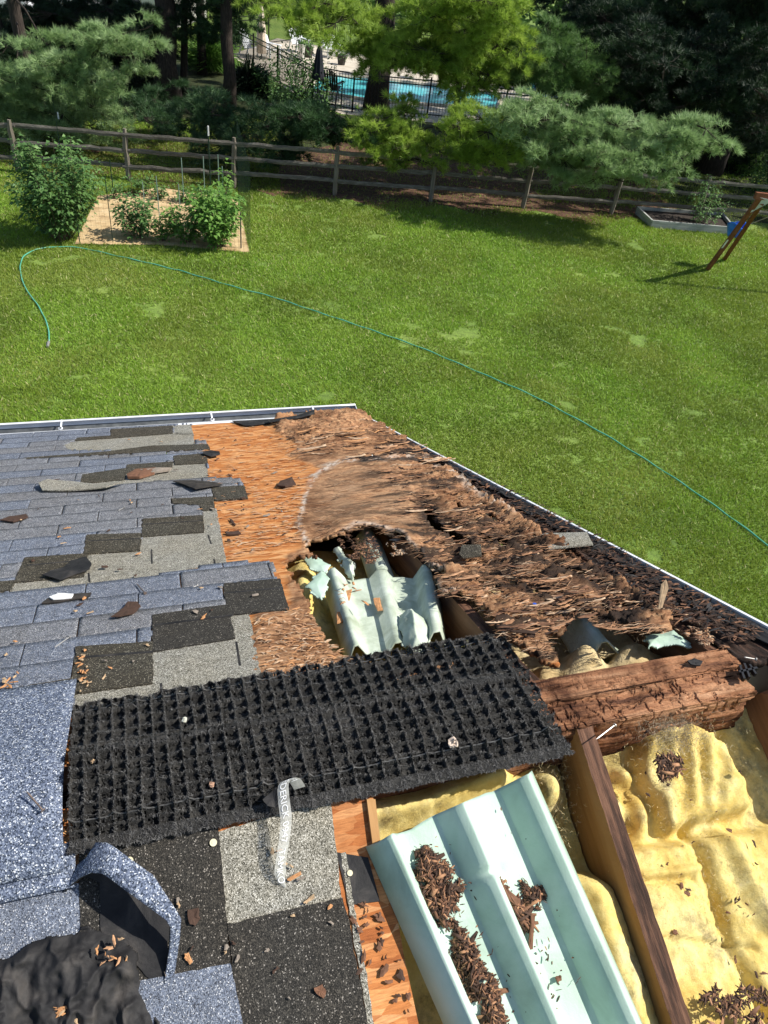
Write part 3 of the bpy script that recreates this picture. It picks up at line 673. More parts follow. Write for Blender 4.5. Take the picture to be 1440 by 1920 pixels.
timber('ridge_beam', 'H', (-2.6, .036), (.50, .036), .068, .20, M_RIDGE, M_RIDGE, -.028, .0025, 60)
timber('ridge_beam', 'H', (-2.6, -.042), (.50, -.042), .080, .20, M_RIDGE, M_RIDGE, -.036, .0045, 60)
def rotted_timber(x0, x1, y0, y1, zt, dp, seed, amp_, rot_):
    xs = np.arange(x0, x1, .0032); w_ = y1 - y0
    prof = [(y1, zt - dp * (1 - i / 12)) for i in range(12)] + [(y1 - w_ * i / 26, zt) for i in range(27)] + [(y0, zt - dp * i / 34) for i in range(1, 35)]
    nx_, ny_ = len(xs), len(prof); X = np.repeat(xs[:, None], ny_, 1); pr_ = np.array(prof); vv_ = np.concatenate([[0], np.cumsum(np.hypot(*np.diff(pr_, axis=0).T))])[None, :].repeat(nx_, 0)
    nrm = np.zeros((ny_, 2)); nrm[:12] = (1, 0); nrm[12:39] = (0, 1); nrm[39:] = (-1, 0); nrm[12] = (.7, .7); nrm[38] = (-.7, .7)
    h = amp_ * (fbm(X * 5, vv_ * 90, 4, seed) - .5) * 2 + amp_ * .7 * (fbm(X * 40, vv_ * 160, 3, seed + 3) - .5)
    ck = np.abs(fbm(X * 3.2, vv_ * 42, 4, seed + 7) - .5); h -= .008 * np.clip(1 - ck / .022, 0, 1)                       # long splits
    cb = np.abs(fbm(X * 34, vv_ * 22, 3, seed + 9) - .5); h -= rot_ * .006 * np.clip(1 - cb / .05, 0, 1) * (fbm(X * 4, vv_ * 14, 2, seed + 11) > .46)   # cubical rot
    h -= rot_ * .010 * np.clip(fbm(X * 7, vv_ * 30, 4, seed + 15) - .56, 0, 1) * 8
    h = np.clip(h, -.016, .006)
    V = np.stack([X + 0 * h, pr_[None, :, 0] + nrm[None, :, 0] * h, pr_[None, :, 1] + nrm[None, :, 1] * h], -1)
    V[-1, :, 0] += .01 * (fbm(vv_[-1] * 60, vv_[-1] * 0, 3, seed) - .5); F_ = grid_faces(nx_, ny_)[:, ::-1]
    Fl = [tuple(f) for f in F_] + [tuple((nx_ - 1) * ny_ + i for i in range(ny_)), tuple(range(ny_))[::-1]]
    return obj('ridge_beam', V.reshape(-1, 3), Fl, M_RIDGE, house, MH)
rotted_timber(.49, 1.268, .003, .070, -.028, .20, 301, .0022, .3)
rotted_timber(.49, 1.255, -.083, .001, -.036, .20, 341, .0034, 1.0)
for s in (.03, .655, 1.235):
    timber('rafter', 'F', (s, .05), (s, 3.4 if s < 1 else 1.5), .040, .19, M_RAFTD, M_RAFTOP, -.015, .002, 160, jag=.04)
timber('rafter', 'N', (.722, -.085), (.700, -2.0), .046, .19, M_RAFT, M_RAFTOP, -.012, .0012, 160, jag=.02)
timber('rafter', 'N', (.10, -.085), (.115, -2.0), .040, .19, M_RAFT, M_RAFTOP, -.016, .002, 60)
timber('rafter', 'N', (1.335, -.085), (1.335, -2.0), .040, .19, M_RAFTD, M_ROTD, -.012, .004, 70, jag=.3)
# rotten boards along the gable edge
def rake_strip(name, w0, w1, off, amp_, mat, nx=16, t0=.0, t1=3.42, ds=0.0, jag=.03, th=.02, seed=0):
    ts = np.arange(t0, t1, .012); rowsV = []
    for t in ts:
        e = rake(t) - ds; wd = w0 + (w1 - w0) * (t / 3.4); wd += jag * (float(fbm(np.array([t * 11.]), np.array([seed * 3.]), 4, seed)[0]) - .5) * 2
        f = np.linspace(0, 1, nx); s = e - wd * (1 - f)
        z = off + amp_ * (fbm(s * 60, np.full(nx, t * 9), 4, seed + 3) - .5) * 2 + amp_ * .8 * (np.floor(fbm(s * 25, np.full(nx, t * 5), 3, seed + 6) * 7) / 7 - .5)
        rowsV.append(np.stack([s, np.full(nx, t), z], -1))
    V = np.array(rowsV)[::-1]; o = obj(name, V.reshape(-1, 3), grid_faces(len(ts), nx), mat, house, MF); solid(o, th); return o
rake_strip('gable_board', .165, .055, -.006, .016, M_ROTD, 34, ds=.012, jag=.035, seed=2)
rake_strip('gable_felt', .070, .018, .006, .011, M_FELT, 18, ds=.014, jag=.040, th=.003, seed=9)
V, Fs, mi = flakes(1500, (760, 820, 1440, 1200), 'F', .012, .008, .045, .002, .010, [M_CARD[3], M_FELT, M_CARD[2], M_ROTD, M_CARD[3]], [(745,818),(765,822),(1000,938),(1200,1050),(1425,1178),(1400,1215),(1290,1165),(1190,1105),(985,975),(880,905)], .6, .3, 78)
tag(obj('torn_strand', V, Fs, [M_CARD[3], M_FELT, M_CARD[2], M_ROTD, M_CARD[3]], house, MF, mi), 'black and brown rotten scraps along the gable edge', kind='stuff')
# white metal edge along the gable and its fascia
b_ = MB()
a0, a1 = np.array([rake(-.02), -.02, .012]), np.array([rake(3.47), 3.47, .012])
b_.bar(a0, a1, .011, .006, up=(0, 0, 1)); dn = np.array([0, 0, -.05]); b_.bar(a0 + [.006, 0, -.05], a1 + [.006, 0, -.05], .005, .09)
b_.build('gable_trim', M_WHITE, house, MF)
b_ = MB(); b_.bar(a0 + [-.012, 0, -.13], a1 + [-.012, 0, -.13], .02, .18); b_.build('fascia', M_SIDING, house, MF)
a0n, a1n = np.array([rake(0), 0, .012]), np.array([rake(0) + .02, -2.3, .012])
b_ = MB(); b_.bar(a0n, a1n, .016, .006); b_.bar(a0n + [.006, 0, -.05], a1n + [.006, 0, -.05], .005, .09); b_.build('gable_trim', M_WHITE, house, MN)
b_ = MB(); b_.bar(a0n + [-.06, 0, -.03], a1n + [-.06, 0, -.03], .09, .05); b_.build('gable_board', M_ROTD, house, MN)
# ---- gutter at the eave
tg = 3.455
def gp(s, u, z): 
    e = W('F', np.array([s, tg, 0.])); return e + _h * u + np.array([0, 0, z])
prof = [(-.035, .012), (.006, .004), (.010, -.010), (.010, -.085), (.085, -.090), (.105, -.055), (.122, -.035), (.126, .004), (.112, .008), (.108, .000), (.122, -.004)]
gs = [-3.2, rake(3.46) + .01]
V = []; 
for s in np.linspace(gs[0], gs[1], 30): V += [gp(s, u, z + .003) for u, z in prof]
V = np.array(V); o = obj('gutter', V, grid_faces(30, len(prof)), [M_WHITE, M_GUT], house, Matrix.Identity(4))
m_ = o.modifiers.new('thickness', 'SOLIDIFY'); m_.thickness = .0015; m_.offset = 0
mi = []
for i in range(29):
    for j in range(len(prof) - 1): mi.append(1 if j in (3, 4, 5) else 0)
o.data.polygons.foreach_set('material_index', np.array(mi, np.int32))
b_ = MB(); e1 = gs[1]; b_.add([gp(e1, u, z + .003) for u, z in prof[2:8]] + [gp(e1 + .003, u, z + .003) for u, z in prof[2:8]], [(0,1,2,3,4,5), (11,10,9,8,7,6)] + [(i, i + 6, (i + 1) % 6 + 6, (i + 1) % 6) for i in range(6)])
b_.build('gutter_end', M_WHITE, house, Matrix.Identity(4))
for px in (121, 400, 606):
    s = L('F', px, 795)[0]; b_ = MB()
    b_.bar(gp(s, .0, .012), gp(s, .122, .010), .010, .003); b_.bar(gp(s - .012, .012, .016), gp(s + .012, .012, .016), .02, .006)
    b_.tube([gp(s, .01, .018), gp(s, .01, .026)], .006, 8, 1); b_.build('gutter_hanger', [M_WHITE, M_GUT], house, Matrix.Identity(4))

# ================================================================== THINGS ON THE ROOF
# ---- ridge vent net
tl, tr, br, bl = map(np.array, ((137., 1328.), (936., 1192.), (1076., 1419.), (131., 1612.)))
NU, NV = 520, 170
def ridge_y(px): return 1479 - (px - 72) * (1479 - 1316) / (968 - 72)
U_, V_ = np.meshgrid(np.linspace(0, 1, NU), np.linspace(0, 1, NV), indexing='ij')
eu = (fbm(U_ * 60, V_ * 3, 3, 7) - .5); ev_ = (fbm(V_ * 26, U_ * 3, 3, 9) - .5)
Vw = V_ + .035 * eu * ((V_ < .02) | (V_ > .98)); Uw = U_ + .010 * ev_ * ((U_ < .01) | (U_ > .99))
PXv = (tl[0] * (1 - Uw) + tr[0] * Uw) * (1 - Vw) + (bl[0] * (1 - Uw) + br[0] * Uw) * Vw
PYv = (tl[1] * (1 - Uw) + tr[1] * Uw) * (1 - Vw) + (bl[1] * (1 - Uw) + br[1] * Uw) * Vw
far_ = PYv < ridge_y(PXv)
def Lv(fr, X, Y, off):
    x, y, n, _ = AX[fr]
    d = e_f * F_PX + np.asarray(X - 720)[..., None] * i_r + np.asarray(Y - 960)[..., None] * i_d
    d = d / np.linalg.norm(d, axis=-1, keepdims=True)
    k_ = ((O + n * off - CAM) @ n) / (d @ n); P = CAM + d * k_[..., None]
    return P
Pv = np.where(far_[..., None], Lv('F', PXv, PYv, .012), Lv('N', PXv, PYv, .012))
nc, nr = 33, 13
cu = U_ * nc + .30 * (fbm(U_ * 14, V_ * 6, 3, 91) - .5); cv = V_ * nr + .30 * (fbm(U_ * 22, V_ * 5, 3, 93) - .5)
# egg-crate cells: narrow walls round deep cups
wu = np.abs((cu % 1) - .5) * 2; wv = np.abs((cv % 1) - .5) * 2
cup = np.clip((1 - np.maximum(wu, wv)) * 6.0 - .35 * (fbm(U_ * 90, V_ * 30, 2, 97) - .2), 0, 1) ** .8 * np.clip(.45 + 1.6 * fbm(U_ * 9, V_ * 4, 3, 95), .55, 1)
jit = fbm(U_ * 180, V_ * 60, 3, 5)
hv = .019 - .018 * cup * (.75 + .4 * jit)
for c_, am in ((.045, .006), (.36, .012), (.80, .014)): hv = hv + am * np.exp(-((V_ - c_) / .018) ** 2)
flat = (V_ > .905); hv = np.where(flat, .010 + .004 * jit, hv)
flat2 = np.exp(-((V_ - .36) / .03) ** 2); hv = hv * (1 - flat2) + flat2 * (.026 + .004 * jit)
hv += .002 * (jit - .5) + .012 * (fbm(U_ * 3, V_ * 2, 2, 61) - .5) + .012 * np.exp(-((V_ - .5) / .3) ** 2)
Pn = Pv + np.array([0, 0, 1.0]) * hv[..., None]
drop = keepv = Pn.reshape(-1, 3)
base = Pv.reshape(-1, 3).mean(0)
vent = thing('ridge_vent_roll', base, 'long black fibrous ridge vent mat with square cells draped over the ridge', 'roof vent')
Fv = grid_faces(NU, NV)
cj = cup.ravel()[Fv].mean(1); jn = fbm(U_ * 700, V_ * 230, 2, 15).ravel()[Fv].mean(1)
hole = (cj > .75) & (jn > .56) & ~flat.ravel()[Fv[:, 0]]
o = obj('net', Pn.reshape(-1, 3), Fv[~hole], M_BLACK, vent, Matrix.Identity(4), smooth=False)
uu, vv = np.meshgrid(np.linspace(.004, .992, 90), np.linspace(.03, .97, 30), indexing='ij')
ii, jj_ = (uu * (NU - 1)).astype(int), (vv * (NV - 1)).astype(int)
obj('backing', (Pv[ii, jj_] - [0, 0, .004]).reshape(-1, 3), grid_faces(90, 30), M_BLACK, vent, Matrix.Identity(4))
# tangled fibres over the net
g = np.random.default_rng(5); nf = 24000
ui = g.integers(0, NU, nf * 3); vi = g.integers(0, NV, nf * 3); w_ok = np.where(g.random(nf * 3) < (1.05 - cup[ui, vi]))[0][:nf]; ui, vi = ui[w_ok], vi[w_ok]; nf = len(ui)
edge = g.random(nf) < .16; vi[edge] = np.where(g.random(edge.sum()) < .5, g.integers(0, 4, edge.sum()), g.integers(NV - 14, NV, edge.sum()))
c0 = Pn[ui, vi]; dr = unit(g.normal(0, 1, (nf, 3)) * [1, 1, .5]); l_ = g.uniform(.004, .010, nf)[:, None]
sd_ = unit(np.cross(dr, g.normal(0, 1, (nf, 3)))); mid = c0 + sd_ * l_ * .35 + [0, 0, .003]; a_ = c0 - dr * l_ * .6 ; b2 = c0 + dr * l_ * .6
wv_ = unit(np.cross(dr, [0, 0, 1.0] + g.normal(0, .3, (nf, 3)))) * .00034
Vf = np.stack([a_ - wv_, a_ + wv_, mid - wv_, mid + wv_, b2 - wv_, b2 + wv_], 1)
b0 = np.arange(nf)[:, None] * 6
Ff = np.concatenate([b0 + np.array([[0, 2, 3, 1]]), b0 + np.array([[2, 4, 5, 3]])], 1).reshape(-1, 4)
tag(obj('fibre', Vf.reshape(-1, 3), Ff, M_FIBRE, vent, Matrix.Identity(4)), kind='stuff')
b_ = MB()
for V0 in (.045, .80):
    j = int(V0 * (NV - 1)); b_.tube([Pn[i, j] + [0, 0, .001 + .001 * math.sin(i)] for i in range(0, NU, 6)], .0016, 5)
b_.build('rib', M_FIBRE, vent, Matrix.Identity(4))

# ---- foam rafter vents (corrugated sheets)
def corrugated(name, corners, fr, offs, prof, length_n=60, wig=.003, th=.006, parent=None, extend=0, mats=None, dents=(), ragged=0):
    """corners px: top-left, top-right, bottom-right, bottom-left; prof: (fraction across, height)"""
    c = [np.array(L(fr, x, y, o_)) for (x, y), o_ in zip(corners, offs)]
    if extend: c[2] = c[2] + (c[2] - c[1]) * extend; c[3] = c[3] + (c[3] - c[0]) * extend
    ws = []
    for (a, ha), (b, hb) in zip(prof[:-1], prof[1:]):
        n = max(1, int((b - a) * 26)); ws += [(a + (b - a) * i / n, ha + (hb - ha) * i / n) for i in range(n)]
    ws.append(prof[-1]); rows = []
    for i in range(length_n + 1):
        f = i / length_n; ln = []
        for w_, h_ in ws:
            e = ragged * (float(fbm(np.array([w_ * 9.]), np.array([f * 2]), 3, 5)[0]) - .5) * (1 if i < 2 else 0)
            p = (c[0] * (1 - w_) + c[1] * w_) * (1 - f - e) + (c[3] * (1 - w_) + c[2] * w_) * (f + e)
            h2 = h_ + wig * (float(fbm(np.array([w_ * 5.]), np.array([f * 7.]), 2, 3)[0]) - .5) * 2
            for (df, dw, r1, am) in dents: h2 -= am * math.exp(-((f - df) / r1) ** 2 - ((w_ - dw) / .07) ** 2)
            ln.append(p + np.array([0, 0, h2]))
        rows.append(ln)
    A_ = np.array(rows); V = A_.reshape(-1, 3)
    o = obj(name, V, grid_faces(*A_.shape[:2])[:, ::-1], mats or M_MINT, parent, AX[fr][3], smooth=False); solid(o, th, -1); return o
PROF1 = [(0, -.010), (.10, .056), (.112, .057), (.165, .003), (.17, .001), (.405, .0), (.41, .002), (.515, .062), (.53, .063), (.59, .004), (.595, .001), (.80, .0), (.805, .002), (.915, .068), (.93, .068), (1.0, .024)]
baf = corrugated('foam_vent_sheet', [(690,1590),(990,1452),(1195,1925),(837,1925)], 'N', (.012, .012, .008, .012), PROF1, 110, .0004, .0025, extend=.9, dents=((.17, .53, .012, .022),), ragged=.02)
tag(baf, 'large mint green corrugated foam vent sheet heaped with bark, lying over the open rafters', 'foam sheet')
PROF2 = [(0, -.03), (.07, .030), (.10, .032), (.20, -.012), (.40, -.014), (.47, .022), (.53, .022), (.60, -.012), (.78, -.012), (.86, .040), (.92, .040), (1.0, -.04)]
o = corrugated('foam_vent_sheet', [(606,1084),(822,1078),(838,1205),(652,1232)], 'F', (-.05, -.05, -.065, -.065), PROF2, 60, .002, .004, mats=M_MINTW, ragged=.08)
tag(o, 'dusty cracked foam vent sheet inside the big hole with a raised middle rib', 'foam sheet')
o = corrugated('foam_vent_sheet', [(668,1000),(712,1004),(745,1090),(700,1096)], 'F', (-.06, -.06, -.07, -.07), [(0, -.03), (.3, .02), (.55, .022), (1, -.03)], 24, .004, .006, mats=M_MINTW, ragged=.1)
tag(o, 'narrow dusty foam channel running up under the buckled board', 'foam piece', 'foam pieces in the big hole')
o = corrugated('foam_vent_sheet', [(1040,1128),(1088,1134),(1190,1218),(1096,1228)], 'F', (-.04, -.05, -.07, -.07), [(0, -.07), (.32, .035), (.42, .036), (.9, -.05), (1, -.05)], 30, .004, .006, mats=M_MINTW, ragged=.1)
tag(o, 'pale green foam channel poking out of the small hole at right', 'foam piece')
def lump(name, poly_px, fr, off, hmax, mats, label, cat, seed=1, n=46, prof_pow=.45, amp_=.02, parent=None, group=None, freq=18):
    P2 = fpoly(poly_px, fr, off); xs = [p[0] for p in P2]; ys = [p[1] for p in P2]
    X, Y = np.meshgrid(np.linspace(min(xs), max(xs), n), np.linspace(min(ys), max(ys), n), indexing='ij')
    ins = inpoly(X + (fbm(X * 40, Y * 40, 2, seed) - .5) * .02, Y + (fbm(X * 40, Y * 40, 2, seed + 5) - .5) * .02, P2)
    dd = segdist(X, Y, P2 + [P2[0]]); dm = dd[ins].max() + 1e-6
    Z = off + hmax * np.clip(dd / dm, 0, 1) ** prof_pow + amp_ * (fbm(X * freq, Y * freq, 4, seed + 9) - .5)
    Fg_ = grid_faces(n, n); ok = ins.ravel()[Fg_].all(1)
    used = np.unique(Fg_[ok]); remap = np.full(n * n, -1); remap[used] = np.arange(len(used))
    V = np.stack([X, Y, Z], -1).reshape(-1, 3)[used]
    o = obj(name, V, remap[Fg_[ok]], mats, parent, AX[fr][3], smooth=True); solid(o, .006)
    if label: tag(o, label, cat, group)
    return o
lump('foam_piece', [(742,1170),(752,1156),(778,1152),(800,1166),(806,1190),(800,1224),(770,1228),(750,1205)], 'F', -.05, .055, M_MINTW, 'crumpled white foam knob at the lower right of the big hole', 'foam piece', 4, prof_pow=.7)
lump('foam_piece', [(572,1100),(602,1070),(620,1084),(604,1128)], 'F', -.02, .010, M_MINT, 'small pale green foam flap at the left rim of the big hole', 'foam piece', 6, amp_=.006)
lump('foam_piece', [(566,1046),(592,1042),(622,1062),(608,1076),(580,1066)], 'F', -.045, .010, M_MINT, 'dark green foam flap tucked under the upper left rim of the hole', 'foam piece', 7, amp_=.006)
lump('foam_piece', [(622,1036),(640,1030),(652,1052),(668,1062),(664,1092),(648,1080),(640,1060)], 'F', -.05, .03, M_MINTW, 'bent pale foam scrap between bark and the upper left rim of the hole', 'foam piece', 8, amp_=.01)
lump('foam_piece', [(1206,1196),(1262,1184),(1294,1208),(1290,1218),(1244,1214),(1215,1216)], 'F', -.03, .02, M_MINT, 'curved pale green foam scrap beside the ridge beam', 'foam piece', 9, amp_=.01)

# ---- glass wool
def wool_field(name, fr, s0, s1_, y0, y1, hfun, label, step=.008, seed=0, mats=None):
    X, Y = np.meshgrid(np.arange(s0, s1_, step), np.arange(y0, y1, step), indexing='ij')
    Pw = PR(W(fr, np.stack([X, Y, 0 * X - .09], -1).reshape(-1, 3))).reshape(*X.shape, 2)
    Z = hfun(X, Y, Pw[..., 0], Pw[..., 1]) + .016 * (fbm(X * 16, Y * 14, 4, seed) - .5) + .010 * (np.abs(fbm(X * 30, Y * 26, 4, seed + 2) - .5)) - .003 + .005 * (fbm(X * 110, Y * 100, 3, seed + 4) - .5)
    o = obj(name, np.stack([X, Y, Z], -1).reshape(-1, 3), grid_faces(*X.shape), mats or M_WOOL, None, AX[fr][3], smooth=True)
    return tag(o, label, 'insulation')
def gb(px, py, x, y, rx, ry, a=0):
    c_, s_ = math.cos(a), math.sin(a); dx, dy = px - x, py - y
    return np.exp(-(((dx * c_ + dy * s_) / rx) ** 2 + ((-dx * s_ + dy * c_) / ry) ** 2))
def h_right(X, Y, px, py):
    z = -.120 + .030 * np.tanh((py - 1590 + .16 * (px - 1200)) / 9)
    pl = inpoly(px + (fbm(X * 20, Y * 20, 3, 2) - .5) * 20, py, [(1205,1395),(1245,1352),(1300,1350),(1362,1388),(1392,1450),(1412,1520),(1355,1530),(1300,1545),(1262,1560),(1238,1520),(1215,1460)]).astype(float)
    for _ in range(5): pl[1:-1, 1:-1] = (pl[:-2, 1:-1] + pl[2:, 1:-1] + pl[1:-1, :-2] + pl[1:-1, 2:]) / 4
    z += .075 * pl
    z += .05 * gb(px, py, 1182, 1448, 24, 14, .7) + .045 * gb(px, py, 1170, 1520, 16, 40, -.1) + .05 * gb(px, py, 1212, 1530, 18, 45, -.15)
    z -= .035 * np.exp(-(segdist(px, py, [(1300,1540),(1330,1640),(1375,1780),(1450,1920)]) / 13) ** 2)
    z += .030 * np.exp(-(segdist(px, py, [(1362,1560),(1400,1640),(1450,1740)]) / 16) ** 2)
    z += .014 * np.exp(-(segdist(px, py, [(1205,1640),(1290,1630),(1320,1625)]) / 7) ** 2) - .016 * np.exp(-(segdist(px, py, [(1200,1655),(1300,1648)]) / 5) ** 2)
    z -= .014 * np.exp(-(segdist(px, py, [(1240,1760),(1420,1780)]) / 5) ** 2)
    z += .016 * pl * np.sin(px * .16 + 4 * fbm(X * 9, Y * 9, 2, 3)) * gb(px, py, 1290, 1440, 60, 90)
    z += .035 * (fbm(X * 6, Y * 6, 4, 6) - .5)
    return np.minimum(z, -.008)
wool_field('insulation_batt', 'N', .742, 1.32, -1.25, -.10, h_right, 'yellow glass wool batt filling the open bay at right of the near rafter', .006, 1)
def h_left(X, Y, px, py):
    z = -.175 + .02 * (fbm(X * 8, Y * 8, 3, 2) - .5)
    z += .12 * gb(px, py, 1030, 1480, 34, 50) + .09 * gb(px, py, 1050, 1590, 22, 22) - .05 * gb(px, py, 1068, 1590, 16, 22)
    z += .135 * (1 / (1 + np.exp(-(py - 1632 - .25 * (px - 1080)) / 7))) * np.exp(-((px - (1095 + (py - 1640) * .36)) / 75) ** 2)
    z += .075 * np.exp(-(segdist(px, py, [(700,1520),(800,1500),(940,1448)]) / 30) ** 2)
    return np.minimum(z, -.02)
wool_field('insulation_batt', 'N', .125, .695, -1.25, -.09, h_left, 'yellow glass wool under the mint foam sheet, left of the near rafter', .0065, 8)
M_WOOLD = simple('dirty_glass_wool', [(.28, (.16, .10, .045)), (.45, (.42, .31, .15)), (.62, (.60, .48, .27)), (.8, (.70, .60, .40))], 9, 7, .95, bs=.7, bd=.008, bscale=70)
def h_far(X, Y, px, py):
    z = -.165 + .03 * (fbm(X * 7, Y * 7, 3, 2) - .5)
    z += .10 * gb(px, py, 570, 1110, 34, 70) + .09 * gb(px, py, 890, 1205, 50, 22)
    return np.minimum(z, -.02)
wool_field('insulation_batt', 'F', .055, .632, .03, 1.5, h_far, 'yellow glass wool at the bottom of the big hole', .01, 12)
def h_far2(X, Y, px, py):
    z = -.15 + .03 * (fbm(X * 7, Y * 7, 3, 5) - .5)
    z += .10 * gb(px, py, 1095, 1238, 40, 26) + .10 * gb(px, py, 1190, 1232, 55, 26) + .05 * gb(px, py, 1020, 1250, 22, 20) - .03 * gb(px, py, 1140, 1225, 12, 22)
    return np.minimum(z, -.02)
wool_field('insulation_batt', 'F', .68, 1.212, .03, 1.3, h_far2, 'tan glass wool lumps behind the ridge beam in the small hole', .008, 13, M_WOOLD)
# frayed grey fluff on the batt's torn top
g = np.random.default_rng(8)
def fuzz(n, pxc, r, fr, off, ln, mat_i, name, label, seed, grp=None):
    g = np.random.default_rng(seed); x = g.normal(pxc[0], r[0], n); y = g.normal(pxc[1], r[1], n)
    c = np.array([W(fr, np.array(L(fr, a, b, off + g.uniform(-.01, .02)))) for a, b in zip(x, y)])
    d = unit(g.normal(0, 1, (n, 3)) + [0, 0, .6]); l = g.uniform(*ln, n)[:, None]; s_ = unit(np.cross(d, g.normal(0, 1, (n, 3))))
    w_ = s_ * g.uniform(.00015, .00045, n)[:, None]; m1 = c + d * l * .5 + s_ * l * .2; e = c + d * l
    V = np.stack([c - w_, c + w_, m1 - w_, m1 + w_, e], 1); b0 = np.arange(n)[:, None] * 5
    Fs = [tuple(f) for k_ in range(n) for f in ((5*k_, 5*k_+2, 5*k_+3, 5*k_+1), (5*k_+2, 5*k_+4, 5*k_+3))]
    return tag(obj(name, V.reshape(-1, 3), Fs, mat_i), label, 'insulation fluff', kind='stuff')
M_FLUFF = simple('grey_fluff', [(.3, (.14, .12, .09)), (.7, (.44, .37, .26))], 30, 3, .95)
fuzz(1600, (1262, 1372), (30, 18), 'N', -.04, (.01, .035), M_FLUFF, 'wool_fluff', 'grey frayed fluff on the torn top of the yellow batt by the beam', 3)
M_WOOLF = simple('wool_fibre', [(.3, (.52, .40, .18)), (.7, (.82, .70, .42))], 30, 3, .95)
fuzz(1500, (1290, 1440), (48, 60), 'N', -.045, (.006, .018), M_WOOLF, 'wool_fluff', 'yellow loose fibres over the raised lump of the batt', 4)
fuzz(1300, (1340, 1640), (60, 90), 'N', -.088, (.005, .014), M_WOOLF, 'wool_fluff', 'yellow loose fibres over the lower part of the batt', 5)
fuzz(700, (1040, 1500), (22, 60), 'N', -.095, (.006, .018), M_WOOLF, 'wool_fluff', 'yellow loose fibres between foam sheet and near rafter', 9)
# ---- loose pieces
def chip(name, poly_px, fr, off, th, mat, label, cat, group=None, bend=.004, jag=.002, tilt=0, mats2=None):
    """one flat torn piece with an irregular outline, a little bent"""
    P2 = fpoly(poly_px, fr, off); pts = []
    for (x1, y1), (x2, y2) in zip(P2, P2[1:] + P2[:1]):
        for f in (0, .33, .66):
            j = jag * rnd.uniform(-1, 1) if f else 0
            pts.append((x1 + (x2 - x1) * f + j, y1 + (y2 - y1) * f + j * rnd.uniform(-1, 1)))
    cx_, cy_ = np.mean(pts, 0); n = len(pts); a = rnd.uniform(0, 6.28)
    r_ = max(math.hypot(x - cx_, y - cy_) for x, y in pts) + 1e-6
    def z(x, y): q_ = ((x - cx_) * math.cos(a) + (y - cy_) * math.sin(a)) / r_; return off + bend * q_ * q_ + tilt * q_
    V = [(x, y, z(x, y) + th) for x, y in pts] + [(x, y, z(x, y)) for x, y in pts]
    mid = [(cx_ + (x - cx_) * .5, cy_ + (y - cy_) * .5) for x, y in pts]
    V += [(x, y, z(x, y) + th + rnd.uniform(0, 1) * th * .5) for x, y in mid] + [(cx_, cy_, z(cx_, cy_) + th * 1.2)]
    Fs = []; c_ = 3 * n
    for i in range(n):
        j = (i + 1) % n
        Fs += [(i, j, 2 * n + j, 2 * n + i), (2 * n + i, 2 * n + j, c_), (i, i + n, j + n, j)]
    Fs.append(tuple(range(2 * n - 1, n - 1, -1)))
    return tag(obj(name, V, Fs, mat, None, AX[fr][3]), label, cat, group)
chip('felt_scrap', [(80,1083),(95,1072),(120,1064),(135,1052),(160,1048),(172,1060),(168,1070),(140,1078),(112,1090),(98,1086)], 'F', .012, .003, M_FELT, 'large torn black felt scrap lying across the exposed strip', 'felt scrap', bend=.012)
chip('curled_shingle', [(73,912),(90,905),(140,905),(200,912),(236,909),(200,919),(140,921),(80,922)], 'F', .014, .006, M_GREY, 'long pale grey shingle scrap with a curled left end', 'shingle scrap', bend=.02)
chip('bark_slab', [(238,893),(255,884),(292,882),(290,890),(262,899),(240,899)], 'F', .008, .012, M_CHIP[2], 'reddish brown slab of rotten wood on the grey shingle strip', 'wood scrap', bend=.006)
chip('bark_slab', [(262,884),(290,880),(322,880),(318,884),(285,889)], 'F', .012, .010, M_CHIP[4], 'thin split board scrap tucked below the dark shingle strip', 'wood scrap')
chip('shingle_scrap', [(324,903),(360,899),(405,903),(417,909),(366,920),(348,912)], 'F', .016, .004, M_ASPH, 'dark diamond shaped shingle scrap at the edge of the bare board', 'shingle scrap', bend=-.004, tilt=.012)
chip('shingle_scrap', [(78,1133),(90,1124),(140,1115),(172,1113),(170,1120),(110,1130)], 'F', .012, .004, M_ASPH, 'narrow brown shingle sliver with white foam along its top', 'shingle scrap')
chip('foam_crumb', [(92,1121),(110,1114),(138,1116),(134,1122),(100,1126)], 'F', .017, .004, M_CREAM, 'white foam crumbs on the brown shingle sliver', 'foam crumb')
chip('shingle_scrap', [(208,1160),(232,1140),(240,1131),(258,1131),(264,1138),(250,1152),(225,1159)], 'F', .013, .003, M_CHIP[3], 'brown teardrop shaped flake on the blue shingles', 'shingle scrap', bend=.006)
chip('bark_sliver', [(0,978),(18,970),(50,966),(53,972),(25,980)], 'F', .012, .005, M_CHIP[3], 'dark sliver near the left edge of the blue shingles', 'wood scrap')
chip('shingle_tab', [(1013,1006),(1022,1003),(1100,1000),(1112,1024),(1030,1031)], 'F', .035, .006, M_GREY, 'worn grey shingle tab with a white end resting on the black gable edge', 'shingle scrap', jag=.001)
chip('shingle_tab', [(866,1024),(902,1023),(903,1045),(868,1048),(861,1040)], 'F', .035, .004, M_DARK2, 'small grey square of shingle on the rotten board', 'shingle scrap', jag=.001)
chip('felt_scrap', [(435,790),(460,789),(520,786),(560,786),(520,792),(470,799),(458,799)], 'F', .010, .004, M_FELT, 'black felt strip on the orange board by the gutter', 'felt scrap')
chip('felt_scrap', [(500,784),(560,780),(590,773),(590,781),(560,785),(505,788)], 'F', .045, .003, M_FELT, 'stiff black felt strip sticking up over the gutter', 'felt scrap', tilt=.02)
chip('felt_scrap', [(380,849),(395,845),(412,849),(413,854),(395,857),(382,853)], 'F', .014, .004, M_FELT, 'small black curled flap at the shingle ends', 'felt scrap', bend=.012)
